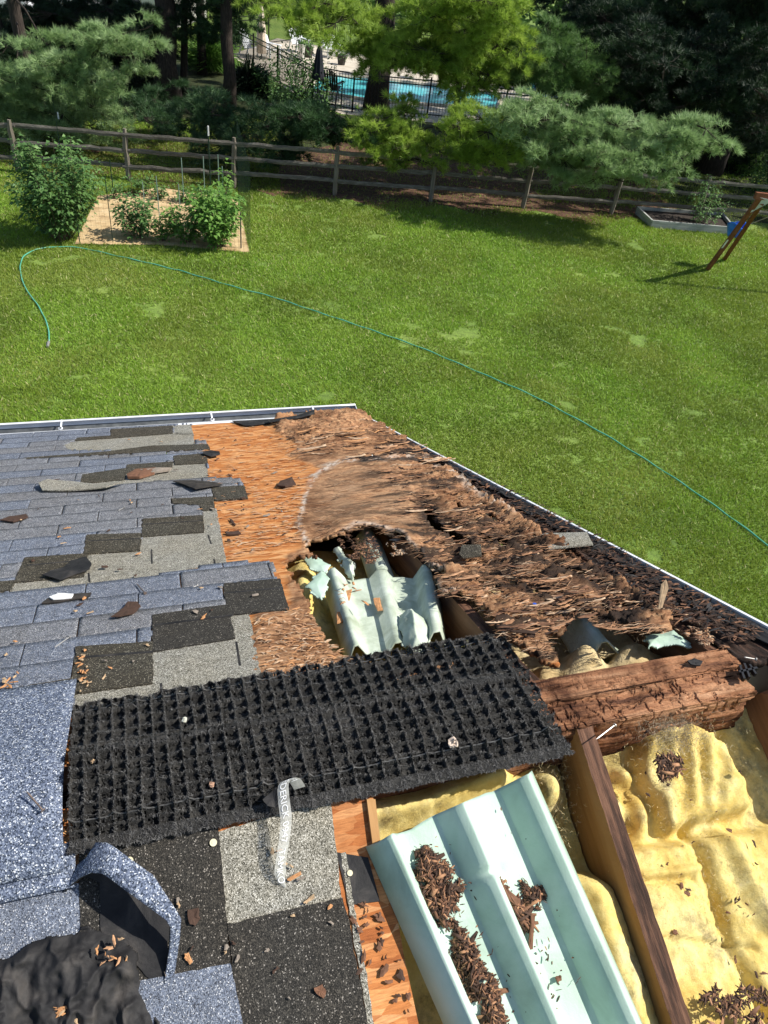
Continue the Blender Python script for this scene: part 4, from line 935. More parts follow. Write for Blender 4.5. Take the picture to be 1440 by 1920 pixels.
chip('foil_scrap', [(560,784),(572,783),(590,790),(586,793),(570,790)], 'F', .03, .003, M_CHIP[4], 'small silvery grey scrap among the splinters by the gutter', 'wood scrap')
chip('bark_slab', [(525,905),(548,900),(555,910),(535,916),(520,914)], 'F', .008, .008, M_CHIP[3], 'dark bark chip standing on the orange board', 'wood scrap', bend=.01)
chip('bark_sliver', [(430,973),(436,976),(442,984),(441,987),(433,980)], 'F', .004, .004, M_CHIP[3], 'small dark sliver on the sunlit orange board', 'wood scrap')
chip('bark_sliver', [(422,1000),(448,998),(452,1003),(425,1005)], 'F', .004, .006, M_CHIP[3], 'flat dark sliver beside the grey shingle edge', 'wood scrap')
chip('splinter', [(1238,1107),(1246,1104),(1252,1112),(1242,1132),(1236,1130)], 'F', .05, .004, M_CHIP[1], 'pale upright splinter at the board corner', 'splinter', tilt=.03)
chip('felt_chip', [(1287,1242),(1300,1236),(1316,1243),(1312,1250),(1294,1248)], 'H', -.02, .005, M_FELT, 'black chip lying on the ridge beam', 'felt scrap', jag=.001)
# black clip and bolts at the beam's end
b_ = MB()
for q_ in [((1386,1250),(1394,1275)), ((1394,1246),(1404,1272)), ((1404,1248),(1416,1266)), ((1384,1262),(1418,1254))]:
    b_.bar(np.array(L('H', *q_[0], -.012)), np.array(L('H', *q_[1], -.012)), .006, .014)
tag(b_.build('plastic_clip', M_BLKMETAL, None, MH), 'black ribbed plastic clip at the right end of the ridge beam', 'clip')
b_ = MB(); p_ = np.array(L('F', 1002, 1136, .03)); b_.tube([p_, p_ + [0, 0, .008]], .006, 10)
M_BLUEP = plain('blue_plastic', (.02, .10, .55), .4)
tag(b_.build('bottle_cap', M_BLUEP, None, MF), 'tiny blue plastic cap among the brown strands', 'cap')
# chips in numbers
LM = [(60,850,'near the gutter at left'), (250,840,'near the gutter, mid way along the shingles'), (120,910,'by the curled grey shingle scrap'), (280,900,'by the reddish wood slab'), (380,905,'by the diamond shaped scrap'), (40,975,'by the sliver at the left edge'), (200,980,'in the middle of the blue shingles'),
      (330,990,'by the highest dark strip'), (100,1070,'by the torn black felt scrap'), (300,1050,'on the pale grey strip'), (130,1125,'by the sliver with white foam'), (235,1145,'by the teardrop flake'), (350,1110,'left of the shingle end'), (470,1110,'at the shingle end by the hole'), (60,1220,'left of the lower dark strip'), (210,1250,'on the lower left dark strip'), (360,1190,'on the big dark strip'), (380,1250,'on the grey strip by the vent mat'), (10,1280,'at the left picture edge'),
      (420,830,'close to the gutter'), (480,880,'left of the white stain line'), (540,930,'beside the white stain line'), (450,980,'below the shingle end'), (540,1000,'near the tip of the big hole'),
      (250,1640,'below the cream cap nail'), (350,1660,'mid black shingle'), (520,1640,'around the plastic strip'), (600,1640,'right on the grey shingle'), (380,1780,'above the lower blue shingle'), (560,1760,'top of the lowest black shingle'), (560,1860,'low on the lowest black shingle'),
      (690,1740,'top of the narrow board'), (720,1800,'middle of the narrow board'), (750,1870,'foot of the narrow board'), (1300,1460,'on the raised lump'), (1290,1600,'under the raised lump'), (1400,1640,'on the right hand fold'), (1300,1740,'mid way down the batt'), (1400,1800,'lower right of the batt'), (1300,1850,'lower left of the batt'), (200,1780,'upper side'), (135,1900,'lower side')]
def chips(n, poly, fr, offv, size, mats, name, label, cat, grp, seed, asp=(1.4, 3.2), th=(.001, .003)):
    g = np.random.default_rng(seed); out = []
    xs = [p[0] for p in poly]; ys = [p[1] for p in poly]; k = 0
    while k < n:
        x, y = g.uniform(min(xs), max(xs)), g.uniform(min(ys), max(ys))
        if not inpoly(np.array([x]), np.array([y]), poly)[0]: continue
        off = offv(x, y) if callable(offv) else offv
        c = np.array(L(fr, x, y, off)); l = g.uniform(*size) / 2; w_ = l / g.uniform(*asp); a = g.uniform(0, 3.14)
        m_ = 9; an = np.sort(np.linspace(0, 2 * math.pi, m_, endpoint=False) + g.uniform(0, .55, m_))
        rr_ = g.uniform(.35, 1.25, m_); px_ = np.cos(an) * l * rr_; py_ = np.sin(an) * w_ * rr_
        X = c[0] + px_ * math.cos(a) - py_ * math.sin(a); Y = c[1] + px_ * math.sin(a) + py_ * math.cos(a)
        t_ = g.uniform(*th); zt_ = c[2] + g.uniform(-.2, .2) * px_ + .002 + g.uniform(0, .002, m_); zt_ -= min(0, (zt_ - c[2]).min())
        V = [(X[i], Y[i], zt_[i] + t_) for i in range(m_)] + [(X[i], Y[i], zt_[i]) for i in range(m_)] + [(c[0], c[1], zt_.mean() + t_ * 1.6)]
        Fs = [(i, (i + 1) % m_, 2 * m_) for i in range(m_)] + [(i, i + m_, (i + 1) % m_ + m_, (i + 1) % m_) for i in range(m_)] + [tuple(range(2 * m_ - 1, m_ - 1, -1))]
        mm = mats[g.integers(len(mats))]; hue = {'chip_orange': 'orange', 'chip_tan': 'tan', 'chip_brown': 'reddish brown', 'chip_umber': 'dark brown', 'chip_grey': 'greyish', 'strand_a': 'light brown'}[mm.name]
        sz_ = 'larger' if l * 2 > (size[0] + size[1]) / 2 else 'tiny'; lm = min(LM, key=lambda q_: (q_[0] - x) ** 2 + ((q_[1] - y) * 1.5) ** 2)[2]
        tag(obj(name, V, Fs, mm, None, AX[fr][3]), sz_ + ' ' + hue + ' ' + label + ', ' + lm, cat, grp); k += 1
BLP = [(0,830),(330,815),(385,860),(400,960),(420,1050),(530,1095),(440,1240),(140,1290),(0,1290)]
chips(46, BLP, 'F', .011, (.012, .035), [M_CHIP[0], M_CHIP[1], M_CHIP[3], M_CHIP[4], M_CHIP[3]], 'wood_chip', 'wood chip on the far shingles', 'wood chip', 'wood chips on the shingles beyond the vent mat', 21)
chips(26, [(145,1225),(160,1215),(170,1290),(148,1303)], 'F', .011, (.008, .02), [M_CHIP[0], M_CHIP[1]], 'wood_chip', 'chip at the dark strip end', 'wood chip', 'pale chips at the end of the dark strip', 22)
chips(40, [(365,805),(540,800),(600,880),(560,1010),(430,1050)], 'F', .004, (.012, .04), [M_CHIP[2], M_CHIP[3], M_CHIP[3], M_CHIP[4]], 'bark_chip', 'chip on orange board', 'bark chip', 'dark chips on the orange board', 23)
chips(22, [(160,1610),(420,1560),(640,1600),(690,1900),(300,1830)], 'N', .0105, (.008, .024), [M_CHIP[0], M_CHIP[1], M_CHIP[3], M_CHIP[4]], 'wood_chip', 'chip on the near shingles', 'wood chip', 'wood chips on the near shingles', 24)
chips(14, [(0,1270),(34,1262),(36,1288),(0,1296)], 'F', .012, (.012, .032), [M_CHIP[0], M_CHIP[1]], 'wood_chip', 'splinter in the cluster', 'wood chip', 'cluster of orange splinters at the left edge', 25, (2, 5))
chips(26, [(650,1700),(715,1690),(780,1900),(690,1900)], 'N', .003, (.01, .03), [M_CHIP[2], M_CHIP[3]], 'bark_chip', 'chip on narrow board', 'bark chip', 'dark chips on the narrow orange board', 26)
chips(34, [(1200,1440),(1400,1420),(1440,1900),(1290,1900)], 'N', lambda x, y: -.055 if y < 1540 and x < 1400 else -.083, (.008, .022), [M_CHIP[3], M_CHIP[2]], 'bark_chip', 'chip on the yellow batt', 'bark chip', 'dark chips on the yellow batt', 27)
chip('bark_chip', [(352,1706),(372,1702),(376,1722),(366,1736),(354,1728)], 'N', .009, .005, M_CHIP[3], 'dark furrowed bark chip on the near black shingle', 'bark chip')
chip('wood_chip', [(346,1788),(354,1786),(362,1803),(356,1809),(348,1800)], 'N', .009, .004, M_CHIP[0], 'orange chip below the dark bark chip on the black shingle', 'wood chip')
chip('wood_chip', [(588,1852),(604,1845),(611,1858),(606,1872),(594,1864)], 'N', .011, .004, M_CHIP[2], 'brown curled chip on the black shingle at the bottom', 'wood chip')
chip('wood_chip', [(568,1692),(588,1676),(591,1683),(574,1696)], 'N', .006, .003, M_CHIP[1], 'pale yellow chip at the lower edge of the grey shingle', 'wood chip')
chip('wood_chip', [(538,1648),(563,1634),(566,1639),(543,1653)], 'N', .006, .004, M_CHIP[0], 'orange splinter beside the foot of the plastic strip', 'wood chip')
def nail(p1, p2, fr, off, label, r=.0018, mat=None):
    a = np.array(L(fr, *p1, off)); b = np.array(L(fr, *p2, off)); d = (b - a) / np.linalg.norm(b - a)
    M_NAIL_ = mat or M_NAIL
    t = thing('nail', W(fr, b), label, 'nail'); m1 = MB(); m1.tube([a, a + (b - a) * .12, b], [.0004, r, r], 8)
    m1.build('shank', M_NAIL_, t, AX[fr][3]); m2 = MB(); m2.tube([b, b + d * .0016], r * 3, 14); m2.build('head', M_NAIL_, t, AX[fr][3])
M_NAIL = simple('rusty_nail', [(.3, (.07, .045, .035)), (.7, (.24, .19, .16))], 80, 4, .6, metal=.4)
M_NAILS = plain('steel', (.45, .43, .40), .4, .6)
nail((50,1484), (80,1519), 'N', .043, 'rusty nail on the big blue ridge cap')
nail((102,1214), (129,1195), 'F', .016, 'galvanised nail on the blue shingles above the dark strip', mat=M_NAILS)
nail((256,1094), (272,1112), 'F', .013, 'long nail beside the brown flake on the shingles')
nail((362,1101), (369,1098), 'F', .016, 'short roofing nail standing on the far blue shingles', mat=M_NAILS)
nail((222,957), (232,952), 'F', .013, 'roofing nail in the middle of the far blue shingles', mat=M_NAILS)
nail((1118,1386), (1152,1360), 'H', -.02, 'pale nail sticking out of the ridge beam above the near rafter', mat=M_NAILS)
nail((1395,1232), (1417,1236), 'H', .0, 'round headed nail at the right end of the ridge beam', mat=M_NAILS)
for (x, y, fr, off, r, lab) in [(243,1614,'N',.009,.0075,'cream plastic nail cap below the left part of the vent mat'), (400,1580,'N',.009,.0075,'cream plastic nail cap below the middle of the vent mat'), (656,1637,'N',.004,.006,'grey nail head in the black felt patch')]:
    c_ = np.array(L(fr, x, y, off)); b_ = MB(); b_.tube([c_, c_ + [0, 0, .0025]], r, 20); b_.tube([c_ + [0, 0, .0025], c_ + [0, 0, .0032]], r * .45, 14)
    tag(b_.build('cap_nail', M_CAPW if 'M_CAPW' in globals() else plain('cream_plastic', (.66, .60, .40), .5), None, AX[fr][3]), lab, 'cap nail')
for (x, y, off, r, c_, nm, lab) in [(850,1393,.045,.012,(.62,.50,.40),'foam_ball','pale pinkish fluff ball on the right part of the vent mat'), (346,1350,.04,.006,(.6,.6,.5),'foam_crumb','small pale crumb on the upper left part of the vent mat'), (397,1470,.03,.006,(.50,.30,.2),'wood_crumb','orange crumb caught in the middle of the vent mat'), (175,1428,.03,.005,(.6,.42,.25),'wood_crumb','tan crumb at the left of the vent mat')]:
    c3 = W('F' if y < ridge_y(x) else 'N', np.array(L('F' if y < ridge_y(x) else 'N', x, y, off)))
    g = np.random.default_rng(int(x)); V = []; n1, n2 = 12, 8
    for i in range(n2 + 1):
        for j in range(n1):
            th_, ph = math.pi * i / n2, 2 * math.pi * j / n1; q_ = r * (1 + .25 * g.normal())
            V.append(c3 + np.array([math.sin(th_) * math.cos(ph), math.sin(th_) * math.sin(ph), .7 * math.cos(th_)]) * q_)
    Fs = [(i * n1 + j, i * n1 + (j + 1) % n1, (i + 1) * n1 + (j + 1) % n1, (i + 1) * n1 + j) for i in range(n2) for j in range(n1)]
    tag(obj(nm, V, Fs, simple(nm + '_mat', [(.3, tuple(k * .7 for k in c_)), (.7, c_)], 90, 3, .9, bs=.5, bd=.002), None, None), lab, 'crumb')

# ---- bark and rotten wood heaped on the foam sheets (beyond counting)
BK = [M_CHIP[3], M_CARD[2], M_CHIP[2], M_CARD[3], M_CHIP[3], M_CARD[1], M_CARD[3]]
def heap(poly, n, fr, lo, hi, label, seed, size=(.003, .024), wd=(.001, .006), mats=None, name='bark_debris'):
    n = int(n * 2.3); hi = lo + (hi - lo) * .6
    g = np.random.default_rng(seed + 50)
    cx_ = np.mean([p[0] for p in poly]); 
    def off(x, y):
        d = float(segdist(np.array([x]), np.array([y]), poly + [poly[0]])[0]); return lo + (hi - lo) * min(1, d / 22) * g.random() ** .7
    xs = [p[0] for p in poly]; ys = [p[1] for p in poly]
    V, Fs, mi = flakes(n, (min(xs), min(ys), max(xs), max(ys)), fr, off, size[0], size[1], wd[0], wd[1], mats or BK, poly, 1.1, .34, seed, curl=.3, accept=lambda x, y, g_: fbm(x * .035, y * .035, 3, seed) > .44)
    V, Fs = np.asarray(V), np.asarray(Fs); off2 = len(V); nb = max(4, n // 60)   # a few big slabs among the crumbs
    V2, F2, mi2 = flakes(nb, (min(xs), min(ys), max(xs), max(ys)), fr, off, .018, .045, .006, .013, mats or BK, poly, .9, .35, seed + 7, curl=.2)
    V = np.concatenate([V, V2]); Fs = np.concatenate([Fs, F2 + off2]); mi = np.concatenate([mi, mi2])
    o = obj(name, V, Fs, mats or BK, None, AX[fr][3], mi); solid(o, .0009, 0)
    return tag(o, label, 'bark debris', kind='stuff')
heap([(752,1592),(775,1598),(800,1584),(818,1604),(862,1640),(870,1668),(850,1700),(862,1732),(830,1735),(800,1728),(778,1690),(765,1640)], 560, 'N', .018, .055, 'dark bark shreds heaped in the left trough of the mint foam sheet', 31)
heap([(850,1735),(872,1742),(895,1775),(900,1800),(930,1840),(945,1900),(965,1990),(915,1990),(900,1900),(870,1860),(850,1800)], 560, 'N', .016, .045, 'brown bark shreds trailing down the left trough of the mint foam sheet', 32)
heap([(928,1650),(950,1675),(985,1700),(1000,1730),(985,1745),(960,1725),(940,1700)], 90, 'N', .014, .03, 'loose bark pieces in the middle trough of the mint foam sheet', 33, (.012, .05), (.004, .010))
heap([(975,1652),(985,1650),(992,1672),(1018,1658),(1022,1680),(1008,1705),(998,1708),(985,1690)], 90, 'N', .016, .04, 'dark bark clump at the right of the middle trough', 34)
heap([(955,1740),(975,1760),(1000,1840),(1030,1900),(1010,1905),(975,1850)], 120, 'N', .014, .028, 'thin bark strip down the middle trough of the mint foam sheet', 35, (.01, .05))
heap([(1265,1870),(1310,1840),(1380,1850),(1440,1880),(1440,1990),(1300,1990)], 420, 'N', -.085, -.045, 'dark wood shreds on the yellow batt at the lower right', 36)
heap([(640,1012),(668,1004),(690,1020),(715,1080),(700,1100),(665,1096),(640,1070),(632,1035)], 300, 'F', -.09, -.03, 'dark brown shreds spilled between the foam channels in the big hole', 37)
heap([(720,1010),(745,1040),(760,1075),(735,1080),(722,1050)], 120, 'F', -.08, -.04, 'dusty brown shreds beside the narrow foam channel', 38, mats=[M_CARD[4], M_CARD[1], M_CHIP[4]])
heap([(630,1120),(665,1110),(690,1150),(660,1160),(635,1150)], 4, 'F', -.035, -.02, 'few orange flakes on the dusty foam sheet in the big hole', 39, (.01, .03), (.004, .01), [M_CHIP[0], M_CARD[0]])
heap([(1040,1150),(1080,1150),(1090,1180),(1060,1215),(1035,1200)], 200, 'F', -.08, -.03, 'dark shreds heaped at the left lip of the small hole', 40)
heap([(1100,1120),(1180,1160),(1200,1190),(1140,1180)], 160, 'F', -.06, -.02, 'shredded board hanging behind the pale foam channel', 41)
heap([(1185,1440),(1225,1430),(1230,1480),(1190,1480),(1160,1400),(1180,1380)], 120, 'N', -.13, -.10, 'dark shreds between the ridge beam and the yellow batt', 42, (.01, .03), (.002, .006))
heap([(1205,1150),(1250,1135),(1330,1190),(1360,1222),(1330,1225),(1270,1190)], 220, 'F', -.012, .012, 'crumbled wood on top of the far right rafter', 43, (.01, .035), (.002, .007), [M_CARD[1], M_CARD[2], M_CARD[4]])
for pl_, nn_, sd_2, lab in (([(720,1600),(990,1470),(1180,1900),(860,1900)], 70, 61, 'stray dark crumbs scattered over the mint foam sheet'), ([(745,1590),(870,1545),(1000,1900),(900,1900)], 60, 62, 'stray dark crumbs round the bark heaps in the left trough'), ([(930,1640),(1010,1640),(1060,1900),(1000,1900)], 50, 63, 'stray dark crumbs along the middle trough')):
    V, Fs, mi = flakes(nn_, (700, 1440, 1200, 1910), 'N', .026 if sd_2 == 61 else .0145, .003, .014, .001, .004, BK, pl_, 1.2, .1, sd_2, curl=.1)
    o = obj('bark_crumbs', V, Fs, BK, None, MN, mi); tag(o, lab, 'bark debris', kind='stuff')
for nm_, pl_, lab in [('bark_slab', [(938,1652),(948,1662),(974,1690),(966,1698),(945,1682)], 'flat brown bark slab in the middle trough of the foam sheet'),
        ('bark_sliver', [(994,1715),(1002,1716),(998,1780),(990,1782)], 'long straight reddish bark stick on the foam sheet'),
        ('bark_chip', [(1040,1832),(1048,1828),(1052,1838),(1044,1842)], 'small square brown chip low on the white foam trough')]:
    chip(nm_, pl_, 'N', .020, .004, M_CHIP[2], lab, 'bark piece')
for pl_, lab in [([(640,1112),(660,1108),(655,1128),(643,1128)], 'orange chip upper left on the dusty foam sheet'), ([(632,1150),(652,1148),(656,1164),(632,1172)], 'triangular tan chip at the left of the foam rib'), ([(700,1125),(712,1124),(718,1146),(708,1148)], 'brown chip lying right of the foam rib')]:
    chip('wood_chip', pl_, 'F', -.045, .004, M_CHIP[0], lab, 'wood chip')
fuzz(500, (1130, 1195), (60, 20), 'F', -.06, (.006, .02), M_FLUFF, 'wool_fluff', 'tan loose wool in the small hole behind the ridge beam', 6)

# ---- torn black felt in the lower left corner
P2 = fpoly([(-60,1800),(0,1796),(45,1772),(95,1752),(140,1747),(185,1742),(232,1762),(262,1782),(270,1812),(265,1860),(285,1900),(300,1990),(-60,1990)], 'N', .012)
X, Y = np.meshgrid(np.linspace(-.70, -.28, 150), np.linspace(-.52, -.20, 120), indexing='ij')
ins = inpoly(X + (fbm(X * 30, Y * 30, 3, 2) - .5) * .03, Y + (fbm(X * 30, Y * 30, 3, 7) - .5) * .03, P2)
dd = segdist(X, Y, P2 + [P2[0]])
Z = .008 + .012 * np.clip(dd / .05, 0, 1) ** .6 + .030 * ((1 - np.abs(fbm(X * 9, Y * 7, 3, 3) * 2 - 1)) ** 2 - .45) * np.clip(dd / .03, 0, 1) + .020 * (1 - np.abs(fbm(X * 24, Y * 20, 3, 13) * 2 - 1)) ** 2 * np.clip(dd / .02, 0, 1) + .008 * (fbm(X * 60, Y * 60, 3, 8) - .5)
Z = np.maximum(Z, .006)
Fg_ = grid_faces(150, 120); ok = ins.ravel()[Fg_].all(1); used = np.unique(Fg_[ok]); remap = np.full(150 * 120, -1); remap[used] = np.arange(len(used))
o = obj('torn_felt', np.stack([X, Y, Z], -1).reshape(-1, 3)[used], remap[Fg_[ok]], M_FELT, None, MN, smooth=True); solid(o, .004)
tag(o, 'crumpled black roofing felt at the lower left corner', 'roofing felt')
chips(14, [(165,1765),(235,1758),(240,1800),(170,1812)], 'N', .040, (.008, .02), [M_CHIP[0], M_CHIP[1], M_CARD[0]], 'wood_chip', 'splinter on black felt', 'wood chip', 'orange splinters on the black felt', 28, (2, 4))
chips(8, [(110,1890),(160,1880),(165,1915),(115,1915)], 'N', .038, (.015, .03), [M_CHIP[0], M_CHIP[1]], 'wood_chip', 'splinter on black felt', 'wood chip', 'tan splinters low on the felt', 29, (2, 4))
o = slab(fpoly([(-40,1850),(4,1850),(30,1880),(18,1905),(-40,1990)], 'N'), 'N', .0082, .013, M_GREY, 'underlap_shingle', .002)

# ---- the curled plastic strip with white print
pth = [(556,1478,.030), (548,1463,.052), (532,1460,.058), (524,1472,.060), (526,1500,.060), (531,1535,.058), (528,1570,.052), (523,1600,.043), (519,1630,.028), (521,1650,.014), (529,1664,.006)]
pth = [(x + 6, y, o_) for x, y, o_ in pth]
ctr = np.array([W('N', np.array(L('N', x, y, o_))) for x, y, o_ in pth])
def cr_interp(P, n):
    d = np.r_[0, np.cumsum(np.linalg.norm(np.diff(P, axis=0), axis=1))]; t = np.linspace(0, d[-1], n)
    Q = np.stack([np.interp(t, d, P[:, i]) for i in range(3)], 1)
    for _ in range(3): Q[1:-1] = (Q[:-2] + 2 * Q[1:-1] + Q[2:]) / 4
    return Q, d[-1]
Q, Ltot = cr_interp(ctr, 60)
wdir = unit(rd + .12 * nu); hw = .0125
tw = np.array([math.sin(i * .11) * .25 for i in range(60)])
sideV = np.array([unit(wdir + nN * t_) for t_ in tw])
taper = np.array([1 - .85 * max(0, (i - 52) / 7) for i in range(60)])
Vs_ = np.stack([Q - sideV * hw * taper[:, None], Q - sideV * hw * .3 * taper[:, None] + nN * .0015, Q + sideV * hw * .3 * taper[:, None] + nN * .0015, Q + sideV * hw * taper[:, None]], 1)
m, nt, b = new_mat('clear_film'); b.inputs['Base Color'].default_value = (.50, .50, .46, 1); b.inputs['Roughness'].default_value = .25; b.inputs['Alpha'].default_value = .42
nz = noise(nt, coords(nt), 60, 4); r_ = ramp(nt, [(.35, (.42, .42, .42)), (.7, (.74, .74, .74))]); nt.links.new(nz, r_.inputs[0]); nt.links.new(r_.outputs[0], b.inputs['Alpha']); bump(nt, b, nz, .6, .003)
M_FILM = m
tp = thing('printed_strip', Q[-1], 'curled clear plastic strip with white lettering hanging off the vent mat', 'plastic strip')
obj('film', Vs_.reshape(-1, 3), grid_faces(60, 4), M_FILM, tp, Matrix.Identity(4), smooth=True)
fc = bpy.data.curves.new('lettering', 'FONT'); fc.body = 'FREDERICK 0947  TAMKO'; fc.size = 1; fc.align_x = 'LEFT'; fc.resolution_u = 3
fo = bpy.data.objects.new('lettering_tmp', fc); COL.objects.link(fo); bpy.context.view_layer.update()
tm = bpy.data.meshes.new_from_object(fo.evaluated_get(bpy.context.evaluated_depsgraph_get())); bpy.data.objects.remove(fo)
co = np.zeros(len(tm.vertices) * 3); tm.vertices.foreach_get('co', co); co = co.reshape(-1, 3)
x0, x1 = co[:, 0].min(), co[:, 0].max(); y1_ = .73
fx = (co[:, 0] - x0) / (x1 - x0); yy = (co[:, 1] / y1_ - .5)
fi = np.clip((.10 + .86 * fx) * 59, 0, 58.999); i0 = fi.astype(int); fr_ = (fi - i0)[:, None]
pc = Q[i0] * (1 - fr_) + Q[i0 + 1] * fr_; sv = sideV[i0]
co2 = pc + sv * (yy * hw * 1.15)[:, None] + nN * .0030
tm.vertices.foreach_set('co', co2.ravel()); tm.materials.clear(); M_INK = plain('white_ink', (.70, .70, .69), .5); tm.materials.append(M_INK); tm.update()
link('lettering', tm, tp, Matrix.Identity(4))
chip('felt_scrap', [(492,1500),(520,1478),(528,1492),(524,1515),(500,1512)], 'N', .045, .003, M_FELT, 'dark curled scrap behind the top of the plastic strip', 'felt scrap', bend=.012)
# ================================================================== THE YARD
def sheet(name, pts, z, mat, kind='structure', n=None):
    b = MB(); b.add([(*p[:2], z) for p in pts], [tuple(range(len(pts)))]); o = b.build(name, mat, origin=np.array([pts[0][0], pts[0][1], z]))
    return tag(o, kind=kind)
def lawn_mat():
    m, nt, b = new_mat('lawn'); v = coords(nt)
    n1 = noise(nt, v, .35, 6, .65, .4); r1 = ramp(nt, [(.34, (.10, .165, .02)), (.5, (.145, .235, .03)), (.68, (.21, .285, .05))]); nt.links.new(n1, r1.inputs[0])
    n2 = noise(nt, v, 9, 8, .75); r2 = ramp(nt, [(.3, (.45, .45, .45)), (.6, (1.1, 1.1, 1.1))]); nt.links.new(n2, r2.inputs[0])
    c = mixc(nt, 1, r1.outputs[0], r2.outputs[0], 'MULTIPLY')
    n3 = noise(nt, v, 1.6, 5, .7); r3 = ramp(nt, [(.66, (0, 0, 0)), (.80, (.35, .35, .35))]); nt.links.new(n3, r3.inputs[0])
    c = mixc(nt, r3.outputs[0], c, (.17, .145, .06)); nt.links.new(c, b.inputs['Base Color']); b.inputs['Roughness'].default_value = .9
    bump(nt, b, n2, .8, .05); return m
M_LAWN = lawn_mat()
sheet('ground', [(-300, -40), (300, -40), (300, 600), (-300, 600)], 0, M_LAWN)
FA, FB = G(627, 366), G(1145, 402); fdv = (FB - FA) / 3; fu = unit(fdv); fn_ = np.array([-fu[1], fu[0], 0])
M_STRAW = simple('pine_straw', [(.3, (.030, .016, .010)), (.5, (.10, .052, .030)), (.72, (.24, .13, .078))], 6, 9, .95, bs=.8, bd=.03, bscale=40, nrough=.75)  # straw colour darkened to carry the tree shade over it
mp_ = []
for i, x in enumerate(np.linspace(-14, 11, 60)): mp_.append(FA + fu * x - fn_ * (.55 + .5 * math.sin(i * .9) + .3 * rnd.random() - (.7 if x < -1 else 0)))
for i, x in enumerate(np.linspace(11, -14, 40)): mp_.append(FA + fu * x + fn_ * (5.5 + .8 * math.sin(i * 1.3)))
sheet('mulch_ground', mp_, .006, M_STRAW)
M_SHADEFLOOR = simple('shade_dark_floor', [(.3, (.010, .016, .005)), (.5, (.028, .038, .010)), (.72, (.075, .075, .022))], 1.6, 8, .95, bs=.6, bd=.04, bscale=30, nrough=.75)  # ground colour kept dark to stand in for the tree shade
sheet('shade_dark_ground', [FA + fu * -26 + fn_ * .2, FA + fu * 34 + fn_ * .2, FA + fu * 40 + fn_ * 12, G(1040, 262), G(800, 228), G(640, 216), G(520, 182), G(430, 108), G(250, 100), FA + fu * -30 + fn_ * 16], .003, M_SHADEFLOOR)
# grass blades (beyond counting)
g = np.random.default_rng(11)
n = 1500000
u = g.random(n); gx = g.uniform(-1, 1, n); gy = 4.2 + (31 - 4.2) * u ** 1.45
gx = gx * (2.6 + gy * .56) 
pp = PR(np.stack([gx, gy, 0 * gx], 1)); ok = (pp[:, 0] > -40) & (pp[:, 0] < 1480) & (pp[:, 1] > 225) & (pp[:, 1] < 1300)
BED = [G(*q)[:2] for q in ((140,458),(183,368),(300,352),(446,376),(468,474),(300,460))]
ok &= ~inpoly(gx, gy, BED)
dfn = (gx - FA[0]) * fn_[0] + (gy - FA[1]) * fn_[1]; al = (gx - FA[0]) * fu[0] + (gy - FA[1]) * fu[1]
thin = np.clip((dfn + .9 + .5 * np.sin(al * 2.1) * .6) / .8, 0, 1) * (al > -1.5); ok &= g.random(n) > np.where((al > 6.5) & (dfn > .8), .55 + .3 * (fbm(gx * .8, gy * .8, 2, 5) > .5), thin * .93)
tn = fbm(gx * 5, gy * 5, 3, 4); ok &= (tn > .18) & (fbm(gx * 1.7, gy * 1.7, 4, 71) < .70 + .1 * g.random(len(gx)))
gx, gy, tn = gx[ok], gy[ok], tn[ok]; n = len(gx); print('blades', n)
a = g.uniform(0, 6.283, n); sz = (.020 + .045 * g.random(n) * (tn * 1.3)) * (1 + .02 * gy)
wb = (.0022 + .0004 * gy) * g.uniform(.7, 1.5, n); ln_ = g.normal(0, .55, (n, 2))
B = np.stack([gx, gy, np.zeros(n)], 1); sd = np.stack([np.cos(a), np.sin(a), 0 * a], 1) * wb[:, None]
tip = B + np.stack([ln_[:, 0] * sz, ln_[:, 1] * sz, sz], 1)
V = np.stack([B - sd, B + sd, tip], 1).reshape(-1, 3)
o = obj('grass', V, np.arange(3 * n).reshape(-1, 3), [M_FOL['grass'], simple('dry_blade', [(.3, (.28, .27, .11)), (.7, (.50, .47, .24))], 3, 3, .8), simple('fresh_blade', [(.3, (.20, .36, .03)), (.7, (.32, .48, .06))], 1, 3, .5, trans=.35)], None, None, mi=np.where(g.random(n) < .045, 1, np.where(g.random(n) < np.clip((fbm(gx * .5, gy * .5, 3, 44) - .42) * 2.5, 0, .7), 2, 0)), origin=np.array([0, 10, 0.]))
tag(o, 'short mown lawn grass', 'grass', kind='stuff')

# ---- split rail fence
def rough_bar(a, b, wd, ht, seg=10, j=.012):
    a = np.array(a, float); b = np.array(b, float); d = unit(b - a); sdv = unit(np.cross(d, [0, 0, 1.0])) if abs(d[2]) < .9 else np.array([1.0, 0, 0]); upv = np.cross(sdv, d)
    V = []; Fs = []
    for i in range(seg + 1):
        f = i / seg; c = a + (b - a) * f + sdv * rnd.gauss(0, j) + upv * rnd.gauss(0, j); k_ = 1 - (.35 if i in (0, seg) else 0)
        for q_ in ((-1, -.6), (-.4, -1), (.6, -.9), (1, .1), (.5, 1), (-.7, .9)): V.append(c + sdv * q_[0] * wd / 2 * k_ + upv * q_[1] * ht / 2 * k_ * rnd.uniform(.9, 1.1))
    for i in range(seg):
        for k_ in range(6): Fs.append((i * 6 + k_, i * 6 + (k_ + 1) % 6, (i + 1) * 6 + (k_ + 1) % 6, (i + 1) * 6 + k_))
    Fs += [(5, 4, 3, 2, 1, 0), tuple(seg * 6 + k_ for k_ in range(6))]
    return V, Fs
fence = thing('rail_fence', FA, 'weathered grey split rail fence with three rails running along the back of the lawn', 'fence')
